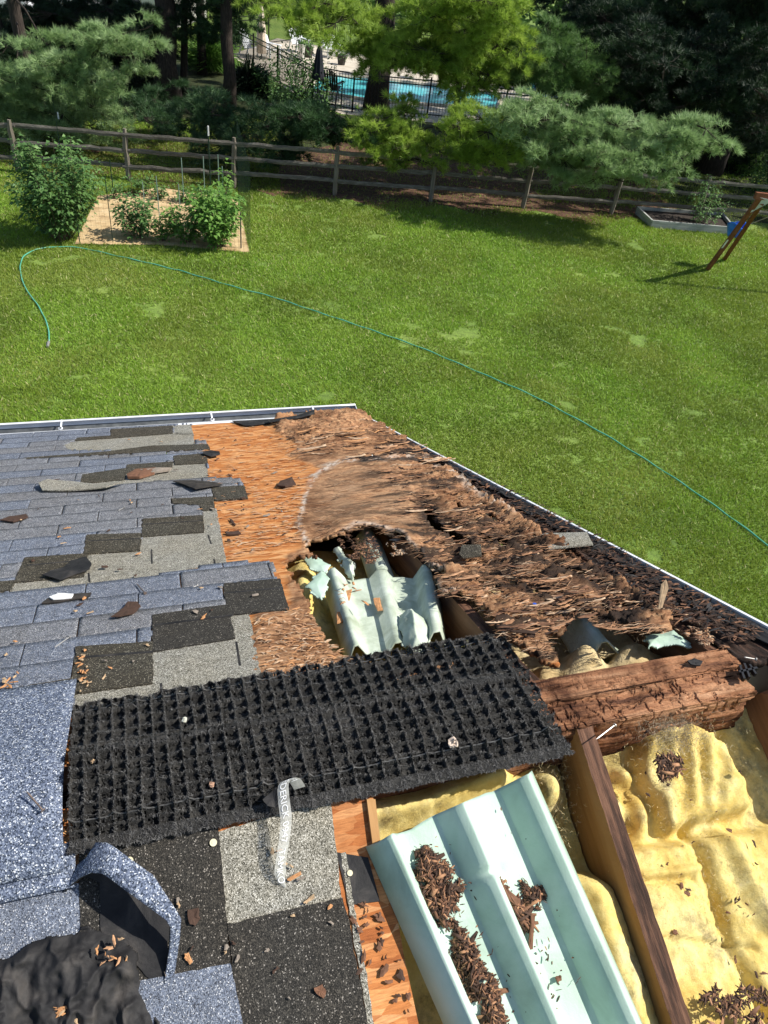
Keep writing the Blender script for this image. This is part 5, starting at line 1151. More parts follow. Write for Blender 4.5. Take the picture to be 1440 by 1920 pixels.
for i in range(-5, 8):
    p = FA + fdv * i; lean = np.array([rnd.gauss(0, .02), rnd.gauss(0, .02), 0])
    V, Fs = rough_bar(p - [0, 0, .1], p + [0, 0, 1.28] + lean, .14, .14, 6, .006); o = obj('post', V, Fs, M_POSTW, fence, Matrix.Identity(4))
    if i < 7:
        q_ = FA + fdv * (i + 1)
        for k_, z in enumerate((.38, .76, 1.13)):
            s_ = fn_ * (.03 if (i + k_) % 2 else -.03)
            V, Fs = rough_bar(p + s_ - fu * .12 + [0, 0, z + rnd.gauss(0, .012)], q_ + s_ + fu * .12 + [0, 0, z + rnd.gauss(0, .012)], .05, .115, 12, .008)
            obj('rail', V, Fs, M_RAIL, fence, Matrix.Identity(4))
b_ = MB()
for i in range(0, 460):
    p = FA - fdv * 5 + fu * i * .075 + fn_ * .09
    if (p - FA) @ fu > 19: break
    b_.tube([p + [0, 0, .03], p + [0, 0, 1.15]], .0012, 3, cap=False)
p0, p1 = FA - fdv * 5 + fn_ * .09, FA + fdv * 6.6 + fn_ * .09
for z in np.arange(.05, 1.16, .1): b_.tube([p0 + [0, 0, z], p1 + [0, 0, z]], .0013, 3, cap=False)
b_.build('wire_mesh', M_GREENMETAL, fence, Matrix.Identity(4))

# ---- leaves
def leaves(C, Dr, size, wr=.55, g=None, droop=.3):
    """folded pointed leaves: C centres, Dr directions, size lengths"""
    g = g or rg; n = len(C); Dr = unit(Dr); sdv = unit(np.cross(Dr, g.normal(0, .35, (n, 3)) + [0, 0, 1])); up = np.cross(sdv, Dr)
    l = size[:, None]; w_ = l * wr * .5
    V = np.stack([C, C + Dr * l * .45 + sdv * w_ + up * w_ * .3, C + Dr * l * .5 , C + Dr * l * .45 - sdv * w_ + up * w_ * .3, C + Dr * l - np.array([0, 0, 1]) * l * droop], 1)
    b0 = np.arange(n)[:, None] * 5
    Fs = np.concatenate([b0 + np.array([[0, 1, 2]]), b0 + np.array([[1, 4, 2]]), b0 + np.array([[0, 2, 3]]), b0 + np.array([[3, 2, 4]])], 1).reshape(-1, 3)
    return V.reshape(-1, 3), Fs
def plant(name, base, wdt, ht, nst, nl, lsz, mat, label, cat, seed, group=None, up=.7, bare=.12, spiky=0):
    g = np.random.default_rng(seed); t = thing(name, base, label, cat, group); sb = MB(); Cs = []; Ds = []
    for i in range(nst):
        a = g.uniform(0, 6.283); r_ = wdt / 2 * g.uniform(.15, 1) ** .7; top = base + [math.cos(a) * r_, math.sin(a) * r_, ht * g.uniform(.62, 1) * (1 - .25 * (r_ / (wdt / 2)) ** 2)]
        b0 = base + [math.cos(a) * r_ * .18, math.sin(a) * r_ * .18, 0]; mid = (b0 + top) / 2 + [math.cos(a) * r_ * .2, math.sin(a) * r_ * .2, 0]
        pts = [(1 - f) ** 2 * b0 + 2 * f * (1 - f) * mid + f * f * top for f in np.linspace(0, 1, 7)]
        sb.tube(pts, [.008 * (1 - .7 * f) for f in np.linspace(0, 1, 7)], 4, cap=False)
        m_ = nl // nst
        fs = bare + (1 - bare) * g.random(m_) ** .8
        for f in fs:
            k_ = min(5, int(f * 6)); q_ = f * 6 - k_; c = pts[k_] * (1 - q_) + pts[k_ + 1] * q_
            aa = g.uniform(0, 6.283); d = np.array([math.cos(aa), math.sin(aa), g.uniform(-.4, .8)])
            Cs.append(c + d * lsz * g.uniform(0, 1.2)); Ds.append(d * [1, 1, .6])
    V, Fs = leaves(np.array(Cs), np.array(Ds), lsz * g.uniform(.55, 1.25, len(Cs)), .6, g)
    obj('leaves', V, Fs, mat, t, Matrix.Identity(4)); sb.build('stems', M_TWIG, t, Matrix.Identity(4))
    return t
M_SAND = simple('garden_soil', [(.3, (.30, .19, .09)), (.5, (.50, .36, .19)), (.75, (.64, .49, .29))], 3, 8, .95, bs=.5, bd=.03, bscale=26)
sheet('garden_soil', [(*q, 0) for q in BED], .008, M_SAND)
gl = [('garden_bush', (118,448), 2.0, 2.25, 50, 5200, .115, 'dark_leaf', 'tall leafy garden bush at the left of the sandy bed', 'bush'),
      ('vegetable_plant', (258,446), .95, 1.0, 20, 1000, .11, 'dark_leaf', 'rounded pepper like plant in the front left of the bed', 'plant'),
      ('vegetable_plant', (305,452), .6, .6, 12, 420, .09, 'leaf', 'low sparse plant between the two taller bed plants', 'plant'),
      ('vegetable_plant', (350,454), .95, 1.05, 20, 950, .115, 'leaf', 'upright leafy plant in the middle front of the bed', 'plant'),
      ('vegetable_plant', (410,462), 1.4, 1.4, 32, 2400, .125, 'leaf', 'big pale green leafy plant at the right front corner of the bed', 'plant'),
      ('climbing_plant', (420,430), .45, 1.75, 8, 260, .13, 'leaf', 'tall climbing plant on the stakes behind the right corner', 'plant')]
for i, (nm_, q_, w_, h_, ns_, nl_, ls_, mt_, lb_, ct_) in enumerate(gl): plant(nm_, G(*q_), w_, h_, ns_, nl_, ls_, M_FOL[mt_], lb_, ct_, 100 + i)
for i, (x, y, w_, h_) in enumerate([(222,372,.5,.5), (250,366,.5,.55), (275,366,.5,.6), (300,372,.45,.4), (345,378,.5,.45), (372,380,.5,.5), (398,384,.45,.45), (425,386,.4,.5)]):
    plant('bean_plant', G(x, y), w_, h_, 8, 150, .10, M_FOL['dark_leaf'], ['first', 'second', 'third', 'fourth', 'fifth', 'sixth', 'seventh', 'last'][i] + ' low plant from the left in the back row of the garden bed', 'plant', 200 + i, 'back row of low plants in the bed')
plant('garden_bush', G(170,378), .8, .55, 10, 260, .09, M_FOL['leaf'], 'yellow green tuft of weeds behind the tall bush', 'plant', 230)
# garden wire fence
gf = thing('garden_fence', G(150, 458), 'thin green wire fence on metal posts around the garden bed', 'fence')
gposts = [((122,300),210,.022,1), ((214,372),300,.014,0), ((395,362),236,.022,1), ((452,466),398,.02,0), ((150,456),300,.012,0), ((212,455),330,.010,0)]
GB = [G(*q)[:3] for q in ((140,460),(470,476),(446,366),(120,318))]
for q_, top, r_, wh in gposts:
    p = G(*q_); h_ = hgt(p, top); b_ = MB(); b_.bar(p, p + [0, 0, h_ * (.86 if wh else 1)], r_ * 1.3, r_ * 1.3, up=(0, 1, 0)); o = b_.build('post', M_GREENMETAL if not q_[0] == 452 else M_POSTW, gf, Matrix.Identity(4))
    if wh: b_ = MB(); b_.bar(p + [0, 0, h_ * .86], p + [0, 0, h_], r_ * 1.5, r_ * 1.5, up=(0, 1, 0)); b_.build('post_tip', M_CREAM, gf, Matrix.Identity(4))
b_ = MB()
for k_ in range(4):
    A0, A1 = GB[k_], GB[(k_ + 1) % 4]; ln = np.linalg.norm(A1 - A0); H_ = 1.0 if k_ == 0 else 1.9
    for x in np.arange(0, ln, .1): p = A0 + (A1 - A0) * x / ln; b_.tube([p, p + [0, 0, H_]], .0016, 3, cap=False)
    for z in np.arange(.05, H_ + .01, .1):
        b_.tube([A0 + (A1 - A0) * f + [0, 0, z - .05 * math.sin(3.14 * f) * (z > .8)] for f in np.linspace(0, 1, 5)], .0016, 3, cap=False)
b_.build('wire_mesh', M_GREENMETAL, gf, Matrix.Identity(4))
M_STAKE = plain('grey_green_stake', (.16, .24, .20), .6)
for i, (x, y, tp_) in enumerate([(272,395,341), (338,398,345), (300,420,330), (385,385,293), (412,395,290), (420,430,312), (345,380,296)]):
    p = G(x, y); b_ = MB(); b_.tube([p, p + [0, 0, hgt(p, tp_)]], .011, 6); tag(b_.build('plant_stake', M_STAKE, origin=p), 'thin plant stake standing in the garden bed', 'stake', 'stakes in the garden bed')

# ---- hose
hp_ = [(92,640),(92,622),(86,600),(70,570),(52,548),(41,525),(37,500),(42,482),(60,469),(90,462.5),(125,461),(165,466),(215,478),(270,490),(330,505),(400,526),(450,541),(510,556),(580,580),(650,603),(720,627),(790,652),(870,686),(940,716),(1000,742),(1060,774),(1130,812),(1200,855),(1270,900),(1340,948),(1400,992),(1450,1030),(1520,1090)]
P3 = np.array([G(x, y, .030) for x, y in hp_]); Qh, _l = cr_interp(P3, 260)
Qh += np.array([[0, 0, .006 * math.sin(i * .8) - .010 * (55 < i < 95)] for i in range(260)])
M_HOSE = simple('green_hose', [(.3, (.05, .30, .19)), (.7, (.12, .42, .30))], 4, 3, .35, spec=.5)
hose = thing('garden_hose', Qh[0], 'thin green garden hose curling across the lawn past the bed', 'hose')
b_ = MB(); b_.tube(Qh, .0125, 7); b_.build('tube', M_HOSE, hose, Matrix.Identity(4), smooth=True)
e0, e1 = G(91.5, 640, .03), G(89, 650, .025); b_ = MB(); b_.tube([e0, e0 + (e1 - e0) * .3, e1], [.016, .026, .022], 10); b_.build('nozzle', M_NAILS, hose, Matrix.Identity(4))

# ---- raised bed with a plant, at right
rb = thing('raised_bed', G(1219, 426), 'low grey framed raised bed by the fence at right', 'raised bed')
c4 = [G(1192, 401), G(1219, 427), G(1372, 440), G(1350, 412)]; M_GREYB = simple('grey_bed_board', [(.3, (.22, .23, .21)), (.7, (.42, .43, .40))], 6, 6, .85, (.3, .3, 3), bs=.3)
for k_ in range(4):
    b_ = MB(); a, b2 = c4[k_], c4[(k_ + 1) % 4]; b_.bar(a + [0, 0, .11], b2 + [0, 0, .11], .055, .22 - .002 * k_); b_.build('board', M_GREYB, rb, Matrix.Identity(4))
b_ = MB(); b_.add([p + [0, 0, .13] for p in c4], [(0, 1, 2, 3)]); b_.build('soil', M_BARK, rb, Matrix.Identity(4))
plant('tomato_plant', G(1312, 428), 1.25, 1.55, 16, 900, .085, M_FOL['dark_leaf'], 'leggy green tomato plant growing in the raised bed', 'plant', 301)
# ---- swing frame
M_RED = wood('red_stained_timber', [(.3, (.12, .045, .022)), (.7, (.26, .10, .05))], 2, 5, bs=.3)
sw = thing('swing_frame', G(1326, 506), 'brown timber swing frame leg with grey brackets at the right edge', 'swing frame')
b1, b2_ = G(1326, 506), G(1357, 488)
zt_ = 2.15
def vert_at(px, py, z): d = D(px, py); k_ = (z - HC) / d[2]; return CAM + d * k_
tpt = vert_at(1424, 372, zt_)
hz = unit(np.array([1., .12, 0]))
b_ = MB(); b_.bar(b1, tpt, .09, .09); b_.build('leg', M_RED, sw, Matrix.Identity(4))
b_ = MB(); b_.bar(b2_, tpt + [.12, .05, -.1], .09, .07); b_.build('leg', M_RED, sw, Matrix.Identity(4))
b_ = MB(); b_.bar(tpt + [-.12, 0, .05], tpt + hz * 3.4 + [0, 0, .05], .09, .14); b_.build('top_beam', M_RED, sw, Matrix.Identity(4))
f1 = tpt + hz * 3.2; 
for sg in (-1, 1):
    b_ = MB(); ft = f1 + np.array([0, sg * .9, 0]); ft[2] = 0; b_.bar(ft, f1, .09, .09); b_.build('leg', M_RED, sw, Matrix.Identity(4))
b_ = MB(); d_ = unit(tpt - b1); pA = tpt - d_ * .05; vv = [pA + [-.03, -.06, .07], pA + [.32, -.06, .05], pA - d_ * .38 + [0, -.06, 0]]
b_.add(vv + [p + [0, .01, 0] for p in vv], [(0, 1, 2), (5, 4, 3), (0, 3, 4, 1), (1, 4, 5, 2), (2, 5, 3, 0)]); b_.build('bracket', simple('grey_bracket', [(.3, (.42, .45, .48)), (.7, (.58, .6, .62))], 5, 3, .5), sw, Matrix.Identity(4))
b_ = MB(); b_.box(b1 + d_ * np.linalg.norm(tpt - b1) * .40 + [-.05, -.05, 0], (.03, .02, .30), (unit(np.cross(d_, [0, 1, 0])), np.array([0, 1., 0]), d_)); b_.build('warning_plate', M_CREAM, sw, Matrix.Identity(4))
# toddler swing seat
M_BLUES = plain('blue_seat_plastic', (.02, .16, .62), .35)
scn = at(1378, 432, b1[1] + .25); ts_ = thing('toddler_swing', scn, 'bright blue bucket swing seat hanging in front of the swing leg', 'swing')
V = []; nx_, ny_ = 14, 8
for j in range(ny_ + 1):
    for i in range(nx_):
        a = 2 * math.pi * i / nx_; f = j / ny_; r_ = .17 * (1 - .45 * f) + .015; z = .16 - .30 * f + .07 * math.sin(2 * a) * (1 - f)
        V.append(scn + [math.cos(a) * r_ * 1.25, math.sin(a) * r_, z])
Fs = [(j * nx_ + i, j * nx_ + (i + 1) % nx_, (j + 1) * nx_ + (i + 1) % nx_, (j + 1) * nx_ + i) for j in range(ny_) for i in range(nx_)] + [tuple(ny_ * nx_ + i for i in range(nx_))]
o = obj('seat', V, Fs, M_BLUES, ts_, Matrix.Identity(4), smooth=True); solid(o, .012)
M_ROPE = plain('rope', (.42, .36, .28), .8)
for dx in (-.18, .18):
    b_ = MB(); b_.tube([scn + [dx, 0, .12], tpt + hz * (.9 + dx) ], .009, 5); b_.build('rope', M_ROPE, ts_, Matrix.Identity(4))

# ================================================================== PINES
def tufts(C, A_, L_, mat_k, g, nn=22, spread=.62, wd=.0055):
    n = len(C); d = unit(A_[:, None, :] + g.normal(0, spread, (n, nn, 3))); l = (L_[:, None] * g.uniform(.7, 1.1, (n, nn)))[..., None]
    s_ = unit(np.cross(d, g.normal(0, 1, (n, nn, 3)))) * wd * (L_ / .16)[:, None, None]
    c = C[:, None, :] + d * .01
    V = np.stack([c - s_, c + s_, c + d * l], 2).reshape(-1, 3)
    return V
def clump_pts(c, r, n, g):
    """twigs fanning from a limb end; tufts cover them"""
    m = max(4, int(n / 26)); v = unit(g.normal(0, 1, (m, 3))); sc_ = v * (g.random((m, 1)) ** .5) * r      # sprays, each a drooping fan of shoots
    hd_ = unit(sc_ * [1, 1, .15] + g.normal(0, .25, (m, 3)) * [1, 1, .4]); sd_ = unit(np.cross(hd_, [0, 0, 1.0]))
    k = g.integers(0, m, n); u = g.uniform(-.5, 1, n); w_ = g.normal(0, .42, n) * (1 - .4 * u); L0 = g.uniform(.28, .52, m)[k]
    P = c + sc_[k] + (hd_[k] * u[:, None] + sd_[k] * w_[:, None]) * L0[:, None] + np.stack([0 * u, 0 * u, -.10 * u * u + g.normal(0, .035, n)], 1)
    ax = unit(hd_[k] * .9 + sd_[k] * w_[:, None] * .8 + [0, 0, .35] + g.normal(0, .22, (n, 3)))
    return P, ax
def pine(name, base, rad, height, clumps, mat_k, label, seed, lean=(0, 0), high=0, limbs=True, tl=.19, dens=1.0, group=None, hr=2.6, h0=5.0, nn=22, cat='pine tree'):
    g = np.random.default_rng(seed); t = thing(name, base, label, cat, group)
    top = base + np.array([lean[0], lean[1], height]); tb = MB()
    tp_ = lambda z: base + np.array([lean[0] * z / height, lean[1] * z / height, z])
    tb.tube([tp_(z) + [g.normal(0, rad * .12), g.normal(0, rad * .12), 0] for z in np.linspace(-.1, height, 14)], [rad * (1.25 if i == 0 else 1) * (1 - .8 * i / 13) for i in range(14)], 12)
    tb.build('trunk', M_BARK, t, Matrix.Identity(4), smooth=True)
    lb = MB(); Vt = []; Cs = []
    for (px, py, Y, rx, ry) in clumps:
        c = at(px, py, Y); dist = np.linalg.norm(c - CAM); k_ = dist / F_PX; Cs.append((c, np.array([rx * k_, rx * k_ * .8, ry * k_]), 1.0))
    for i in range(high):
        f = i / max(1, high - 1); z = h0 + (height - h0) * f; a = i * 2.4 + g.uniform(0, .5); rr_ = hr * (1 - .6 * f) * g.uniform(.5, 1)
        Cs.append((tp_(z) + [math.cos(a) * rr_, math.sin(a) * rr_, 0], np.array([1.5, 1.5, .7]) * (1.1 - .5 * f), .32))
    for c, r, dn in Cs:
        area = r[0] * r[2]; n = int(max(14, (400 if dn == 1 else 150) * dn * area * dens * (1 if dn == 1 else 1.6)))
        P, ax = clump_pts(c, r, n, g); l = np.full(n, tl * (1 if dn == 1 else 2.3)) * g.uniform(.8, 1.15, n)
        Vt.append(tufts(P, ax, l, mat_k, g, nn if dn == 1 else 12, wd=.0055 if dn == 1 else .012))
        dxy = (c - tp_(c[2]))[:2]; zc = min(height * .95, max(1.2, c[2] + np.linalg.norm(dxy) * .18 + g.uniform(-.5, .8))); s0 = tp_(zc); j_ = g.normal(0, .3, 3)
        if dn != 1 or (len(Vt) % 2 and np.linalg.norm(dxy) < 3.2): lb.tube([s0, s0 * .7 + c * .3 + [0, 0, .30] + j_ * .5, s0 * .35 + c * .65 + [0, 0, .28] + j_, c], [min(.035, rad * .16), .022, .014, .007], 5, cap=False)
        for q_ in P[g.integers(0, n, min(n, 26))]:
            m_ = c * .4 + q_ * .6 - [0, 0, .06]; lb.tube([c, m_, q_], [.008, .006, .003], 3, cap=False)
    V = np.concatenate(Vt); obj('crown', V, np.arange(len(V)).reshape(-1, 3), M_FOL[mat_k], t, Matrix.Identity(4))
    lb.build('limbs', M_BARK, t, Matrix.Identity(4))
    return len(V) // 3
tot = 0
def lay(n, poly, Y0, Y1, r0, r1, seed, flat=.6):
    g = np.random.default_rng(seed); out = []; xs = [p[0] for p in poly]; ys = [p[1] for p in poly]
    while len(out) < n:
        x, y = g.uniform(min(xs), max(xs)), g.uniform(min(ys), max(ys))
        if inpoly(np.array([x]), np.array([y]), poly)[0]: r_ = g.uniform(r0, r1); out.append((x, y, g.uniform(Y0, Y1), r_, r_ * flat))
    return out
A1_ = [(120,120,22.0,60,34),(190,85,22.0,55,36),(240,60,22.0,45,30),(170,150,21.8,60,34),(245,110,22.0,45,30),(80,90,22.4,45,26),(175,200,21.8,35,36),(190,60,22.3,40,24)]
A1_ += lay(28, [(-40,110),(150,150),(205,200),(170,250),(-40,258)], 21.5, 23.5, 34, 60, 1)
tot += pine('pine_tree', G(78, 262), .20, 13, A1_, 'blue_green', 'near left white pine with a sunlit silvery bough above the fence', 1, high=10, h0=6.5, hr=2.0, lean=(-.8, .5))
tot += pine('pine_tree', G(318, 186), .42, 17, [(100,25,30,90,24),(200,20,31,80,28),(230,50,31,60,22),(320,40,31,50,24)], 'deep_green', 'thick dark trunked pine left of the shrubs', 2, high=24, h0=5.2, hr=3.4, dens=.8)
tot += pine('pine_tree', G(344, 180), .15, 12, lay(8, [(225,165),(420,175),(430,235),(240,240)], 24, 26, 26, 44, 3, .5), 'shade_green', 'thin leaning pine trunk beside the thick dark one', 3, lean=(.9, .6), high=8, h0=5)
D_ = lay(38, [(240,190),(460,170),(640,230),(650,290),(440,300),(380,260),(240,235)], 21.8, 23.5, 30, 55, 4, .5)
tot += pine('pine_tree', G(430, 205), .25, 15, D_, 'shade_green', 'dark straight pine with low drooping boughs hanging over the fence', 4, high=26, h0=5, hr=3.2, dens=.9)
E1 = lay(30, [(500,-20),(900,-20),(1000,20),(1000,70),(900,110),(800,110),(700,95),(620,75),(540,45),(500,20)], 22.5, 25, 40, 66, 5, .62)
E1 += lay(12, [(590,60),(860,90),(960,130),(900,170),(760,130),(640,110)], 23, 24.5, 34, 50, 55, .6)
E1 += [(690,115,24,42,28),(740,120,24,40,22),(880,120,23.5,50,28)]
tot += pine('pine_tree', G(706, 208), .46, 17, E1, 'yellow_green', 'big central white pine with bright yellow green boughs in front of the pool', 5, high=30, h0=5.6, hr=3.6)
E2 = lay(32, [(650,215),(760,200),(930,210),(960,260),(930,300),(860,300),(800,285),(760,310),(700,270)], 21.3, 22.8, 30, 48, 6, .55)
tot += pine('pine_tree', G(845, 262), .14, 7, E2, 'yellow_green', 'small pine with yellow green boughs over the middle of the fence', 6, high=0)
E3 = lay(30, [(880,100),(1020,60),(1100,110),(1160,150),(1130,180),(1000,150),(900,140)], 24, 26, 34, 55, 7, .6)
tot += pine('pine_tree', G(1085, 235), .30, 15, E3, 'mid_green', 'grey green pine standing right of the pool', 7, high=24, h0=5.6, hr=3.0)
F_ = lay(48, [(930,220),(1000,185),(1060,190),(1120,240),(1180,230),(1250,250),(1330,230),(1345,255),(1300,300),(1200,330),(1100,335),(1020,300),(950,290)], 20.6, 22.4, 32, 52, 8, .6)
tot += pine('pine_tree', G(1118, 300), .17, 7.5, F_, 'blue_green', 'low spreading blue green pine bough over the right part of the fence', 8, high=0)
for i, (q_, rd_, cl, lb_) in enumerate([((1330,325), .42, lay(16, [(1080,0),(1200,0),(1260,120),(1180,210),(1100,190)], 25, 28, 40, 70, 9), 'dark conifer with a thick black trunk behind the raised bed'),
        ((1400,300), .3, lay(22, [(1200,60),(1440,60),(1470,260),(1340,230),(1200,220)], 24, 27, 40, 70, 10), 'dark green conifer filling the upper right corner'),
        ((1240,215), .3, lay(16, [(1050,-20),(1440,-20),(1440,80),(1200,60)], 28, 32, 50, 85, 11), 'tall dark conifer behind the others at upper right')]):
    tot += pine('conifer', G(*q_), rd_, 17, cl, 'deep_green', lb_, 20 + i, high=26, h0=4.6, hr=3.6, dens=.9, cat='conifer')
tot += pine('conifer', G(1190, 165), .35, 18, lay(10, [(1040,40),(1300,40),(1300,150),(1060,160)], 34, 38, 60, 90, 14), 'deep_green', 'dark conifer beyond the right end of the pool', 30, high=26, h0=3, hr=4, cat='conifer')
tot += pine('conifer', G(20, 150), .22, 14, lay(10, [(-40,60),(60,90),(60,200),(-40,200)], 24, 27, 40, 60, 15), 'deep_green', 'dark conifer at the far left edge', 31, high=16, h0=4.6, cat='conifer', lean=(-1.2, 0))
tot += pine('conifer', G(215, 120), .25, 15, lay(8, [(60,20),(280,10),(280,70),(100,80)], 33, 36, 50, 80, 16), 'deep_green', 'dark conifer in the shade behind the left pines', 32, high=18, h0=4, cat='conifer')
for i, (x_, y_, lb_) in enumerate([(17.5, 28.0, 'conifer added out of view at right to shade the ground behind the fence'), (15.5, 33.5, 'conifer added further back at the right edge, for shade'), (21.0, 37.0, 'tall conifer added far right behind the others, for shade'), (3.5, 31.0, 'pine standing between the pool and the blue green bough')][:3]):
    pine('conifer', np.array([x_, y_, 0.]), .3, 16, [], 'deep_green', lb_, 40 + i, high=40, h0=2.4, hr=3.6, cat='conifer')  # conifers added past the right edge to shade the ground behind the fence
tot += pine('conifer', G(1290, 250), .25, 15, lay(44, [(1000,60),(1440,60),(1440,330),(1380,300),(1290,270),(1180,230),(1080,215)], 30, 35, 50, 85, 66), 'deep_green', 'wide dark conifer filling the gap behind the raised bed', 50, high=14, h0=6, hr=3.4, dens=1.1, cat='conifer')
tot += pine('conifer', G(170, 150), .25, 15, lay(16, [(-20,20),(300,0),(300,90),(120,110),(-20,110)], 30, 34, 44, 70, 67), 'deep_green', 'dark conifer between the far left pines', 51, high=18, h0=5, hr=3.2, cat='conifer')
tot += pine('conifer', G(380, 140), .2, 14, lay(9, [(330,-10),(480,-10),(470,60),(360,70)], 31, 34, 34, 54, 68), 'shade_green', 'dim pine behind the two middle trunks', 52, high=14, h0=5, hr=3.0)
print('needles', tot)
# ================================================================== SHRUBS, POOL AND BEYOND
def shrub(base, wdt, ht, n, lsz, mk, label, seed, name='shrub', grassy=False):
    g = np.random.default_rng(seed); t = thing(name, base, label, 'shrub')
    v = unit(g.normal(0, 1, (n, 3))) * g.random((n, 1)) ** .3; v[:, 2] = np.abs(v[:, 2])
    lob = 1 + .35 * np.sin(v[:, 0:1] * 7 + seed) * np.cos(v[:, 1:2] * 6)
    C = base + v * lob * np.array([wdt / 2, wdt / 2, ht])
    if grassy: Dv = unit(v * [1, 1, .4] + [0, 0, .6]); V, Fs = leaves(C * .6 + base * .4, Dv, lsz * g.uniform(.7, 1.4, n), .07, g, .35)
    else: V, Fs = leaves(C, v + g.normal(0, .5, (n, 3)), lsz * g.uniform(.6, 1.3, n), .5, g)
    obj('leaves', V, Fs, M_FOL[mk], t, Matrix.Identity(4)); b = MB()
    for i in range(9):
        a = g.uniform(0, 6.28); b.tube([base, base + [math.cos(a) * wdt * .15, math.sin(a) * wdt * .15, ht * .4], base + [math.cos(a) * wdt * .3, math.sin(a) * wdt * .3, ht * .8]], [.03, .02, .008], 5, cap=False)
    b.build('stems', M_BARK, t, Matrix.Identity(4))
shrub(G(560, 195), 3.2, 1.9, 5200, .12, 'dark_leaf', 'rounded dark green shrub outside the pool fence', 1)
shrub(G(470, 178), 2.2, 1.5, 2600, .5, 'deep_green', 'dark arching grass clump beside the straight pine', 2, 'grass_clump', True)
shrub(G(395, 135), 2.6, 1.9, 2600, .7, 'leaf', 'bright green ornamental grass clump between the pine trunks', 3, 'grass_clump', True)
shrub(G(268, 160), 3.0, 1.3, 2600, .12, 'deep_green', 'low black green shrub in deep shade behind the left bough', 4)
shrub(G(1400, 320), 2.4, .7, 2600, .10, 'leaf', 'sunlit yellow green ground shrub behind the fence at right', 5)
shrub(G(1440, 360), 1.6, 1.4, 1500, .12, 'dark_leaf', 'dark shrub at the right edge behind the fence', 6)
# pool deck, water
M_DECK = simple('pool_deck', [(.3, (.42, .36, .28)), (.7, (.60, .54, .44))], 2, 6, .9, bs=.2)
M_WATER = simple('pool_water', [(.3, (.06, .50, .56)), (.7, (.16, .66, .70))], 2.2, 3, .08, spec=.6, bs=.3, bd=.03)
dk = [G(*q)[:2] for q in ((430,104),(560,180),(640,214),(1020,250),(1150,240),(1010,165),(860,152),(660,98),(520,72))]
sheet('pool_deck', dk, .012, M_DECK)
wp = [G(*q)[:2] for q in ((580,170),(700,192),(930,206),(940,182),(860,168),(690,148),(600,143))]
sheet('water', wp, .022, M_WATER)
b_ = MB(); 
wp3 = [np.array([*p, .035]) for p in wp] ; b_.tube(wp3 + [wp3[0]], .09, 6, cap=False); tag(b_.build('pool_coping', M_DECK), kind='structure')
def metal_fence(name, px_pts, h, label, gap=.12):
    t = thing(name, G(*px_pts[0]), label, 'fence'); P = [G(*q) for q in px_pts]; pk = MB(); rl = MB(); np_ = 0
    for a, b2 in zip(P[:-1], P[1:]):
        ln = np.linalg.norm(b2 - a); n = int(ln / gap)
        for i in range(n): c = a + (b2 - a) * i / n; pk.bar(c + [0, 0, .08], c + [0, 0, h - .02], .018, .018, up=(0, 1, 0))
        for z in (.15, h - .22, h - .04): rl.bar(a + [0, 0, z], b2 + [0, 0, z], .03, .04)
        m_ = max(1, int(ln / 2.4))
        for i in range(m_ + 1):
            c = a + (b2 - a) * i / m_; q = MB(); q.bar(c, c + [0, 0, h + .08], .06, .06, up=(0, 1, 0)); q.build('post', M_BLKMETAL, t, Matrix.Identity(4))
    pk.build('pickets', M_BLKMETAL, t, Matrix.Identity(4)); rl.build('rails', M_BLKMETAL, t, Matrix.Identity(4))
metal_fence('metal_fence', [(436,108),(520,158),(585,196),(660,211),(800,222),(940,236),(1060,246)], 1.4, 'black metal picket fence on the near side of the pool')
metal_fence('metal_fence', [(440,94),(560,78),(655,96),(760,118),(900,140),(1020,158)], 1.5, 'black metal picket fence along the far side of the pool')
def deckchair(base, ang, mat, label, name='deck_chair', s=1.0, tall=0):
    t = thing(name, base, label, 'chair'); c_, s_ = math.cos(ang), math.sin(ang)
    f = np.array([c_, s_, 0]); r_ = np.array([-s_, c_, 0]); z = np.array([0, 0, 1.0]); P = lambda x, y, h: base + (f * x + r_ * y) * s + z * (h * s + (tall if h > .15 else 0))
    b = MB(); b.bar(P(.35, 0, .40), P(-.15, 0, .30), .56 * s, .03 * s); b.build('seat', mat, t, Matrix.Identity(4))
    b = MB()
    for i in range(-3, 4): b.bar(P(-.12, i * .085, .30), P(-.42, i * .10, 1.02 - .02 * i * i), .072 * s, .02 * s, up=tuple(f))
    b.build('backrest', mat, t, Matrix.Identity(4))
    for y in (-.32, .32):
        b = MB(); b.bar(P(.42, y, .56), P(-.35, y, .56), .11 * s, .025 * s); b.build('armrest', mat, t, Matrix.Identity(4))
        b = MB(); p1 = P(.36, y, .55); p0 = p1.copy(); p0[2] = base[2]; b.bar(p0, p1, .05 * s, .09 * s, up=(0, 1, 0)); b.build('leg', mat, t, Matrix.Identity(4))
        b = MB(); p1 = P(-.25, y, .45); p0 = p1.copy() - f * .2; p0[2] = base[2]; b.bar(p0, p1, .05 * s, .09 * s, up=(0, 1, 0)); b.build('leg', mat, t, Matrix.Identity(4))
def toward(p, q): return math.atan2(q[1] - p[1], q[0] - p[0])
pc_ = G(750, 170)
M_WCH = plain('white_plastic', (.72, .74, .76), .5)
b0 = G(620, 205); deckchair(b0, R(80), M_BLKMETAL, 'tall black slatted deck chair at the near pool edge', s=1.0, tall=.42)
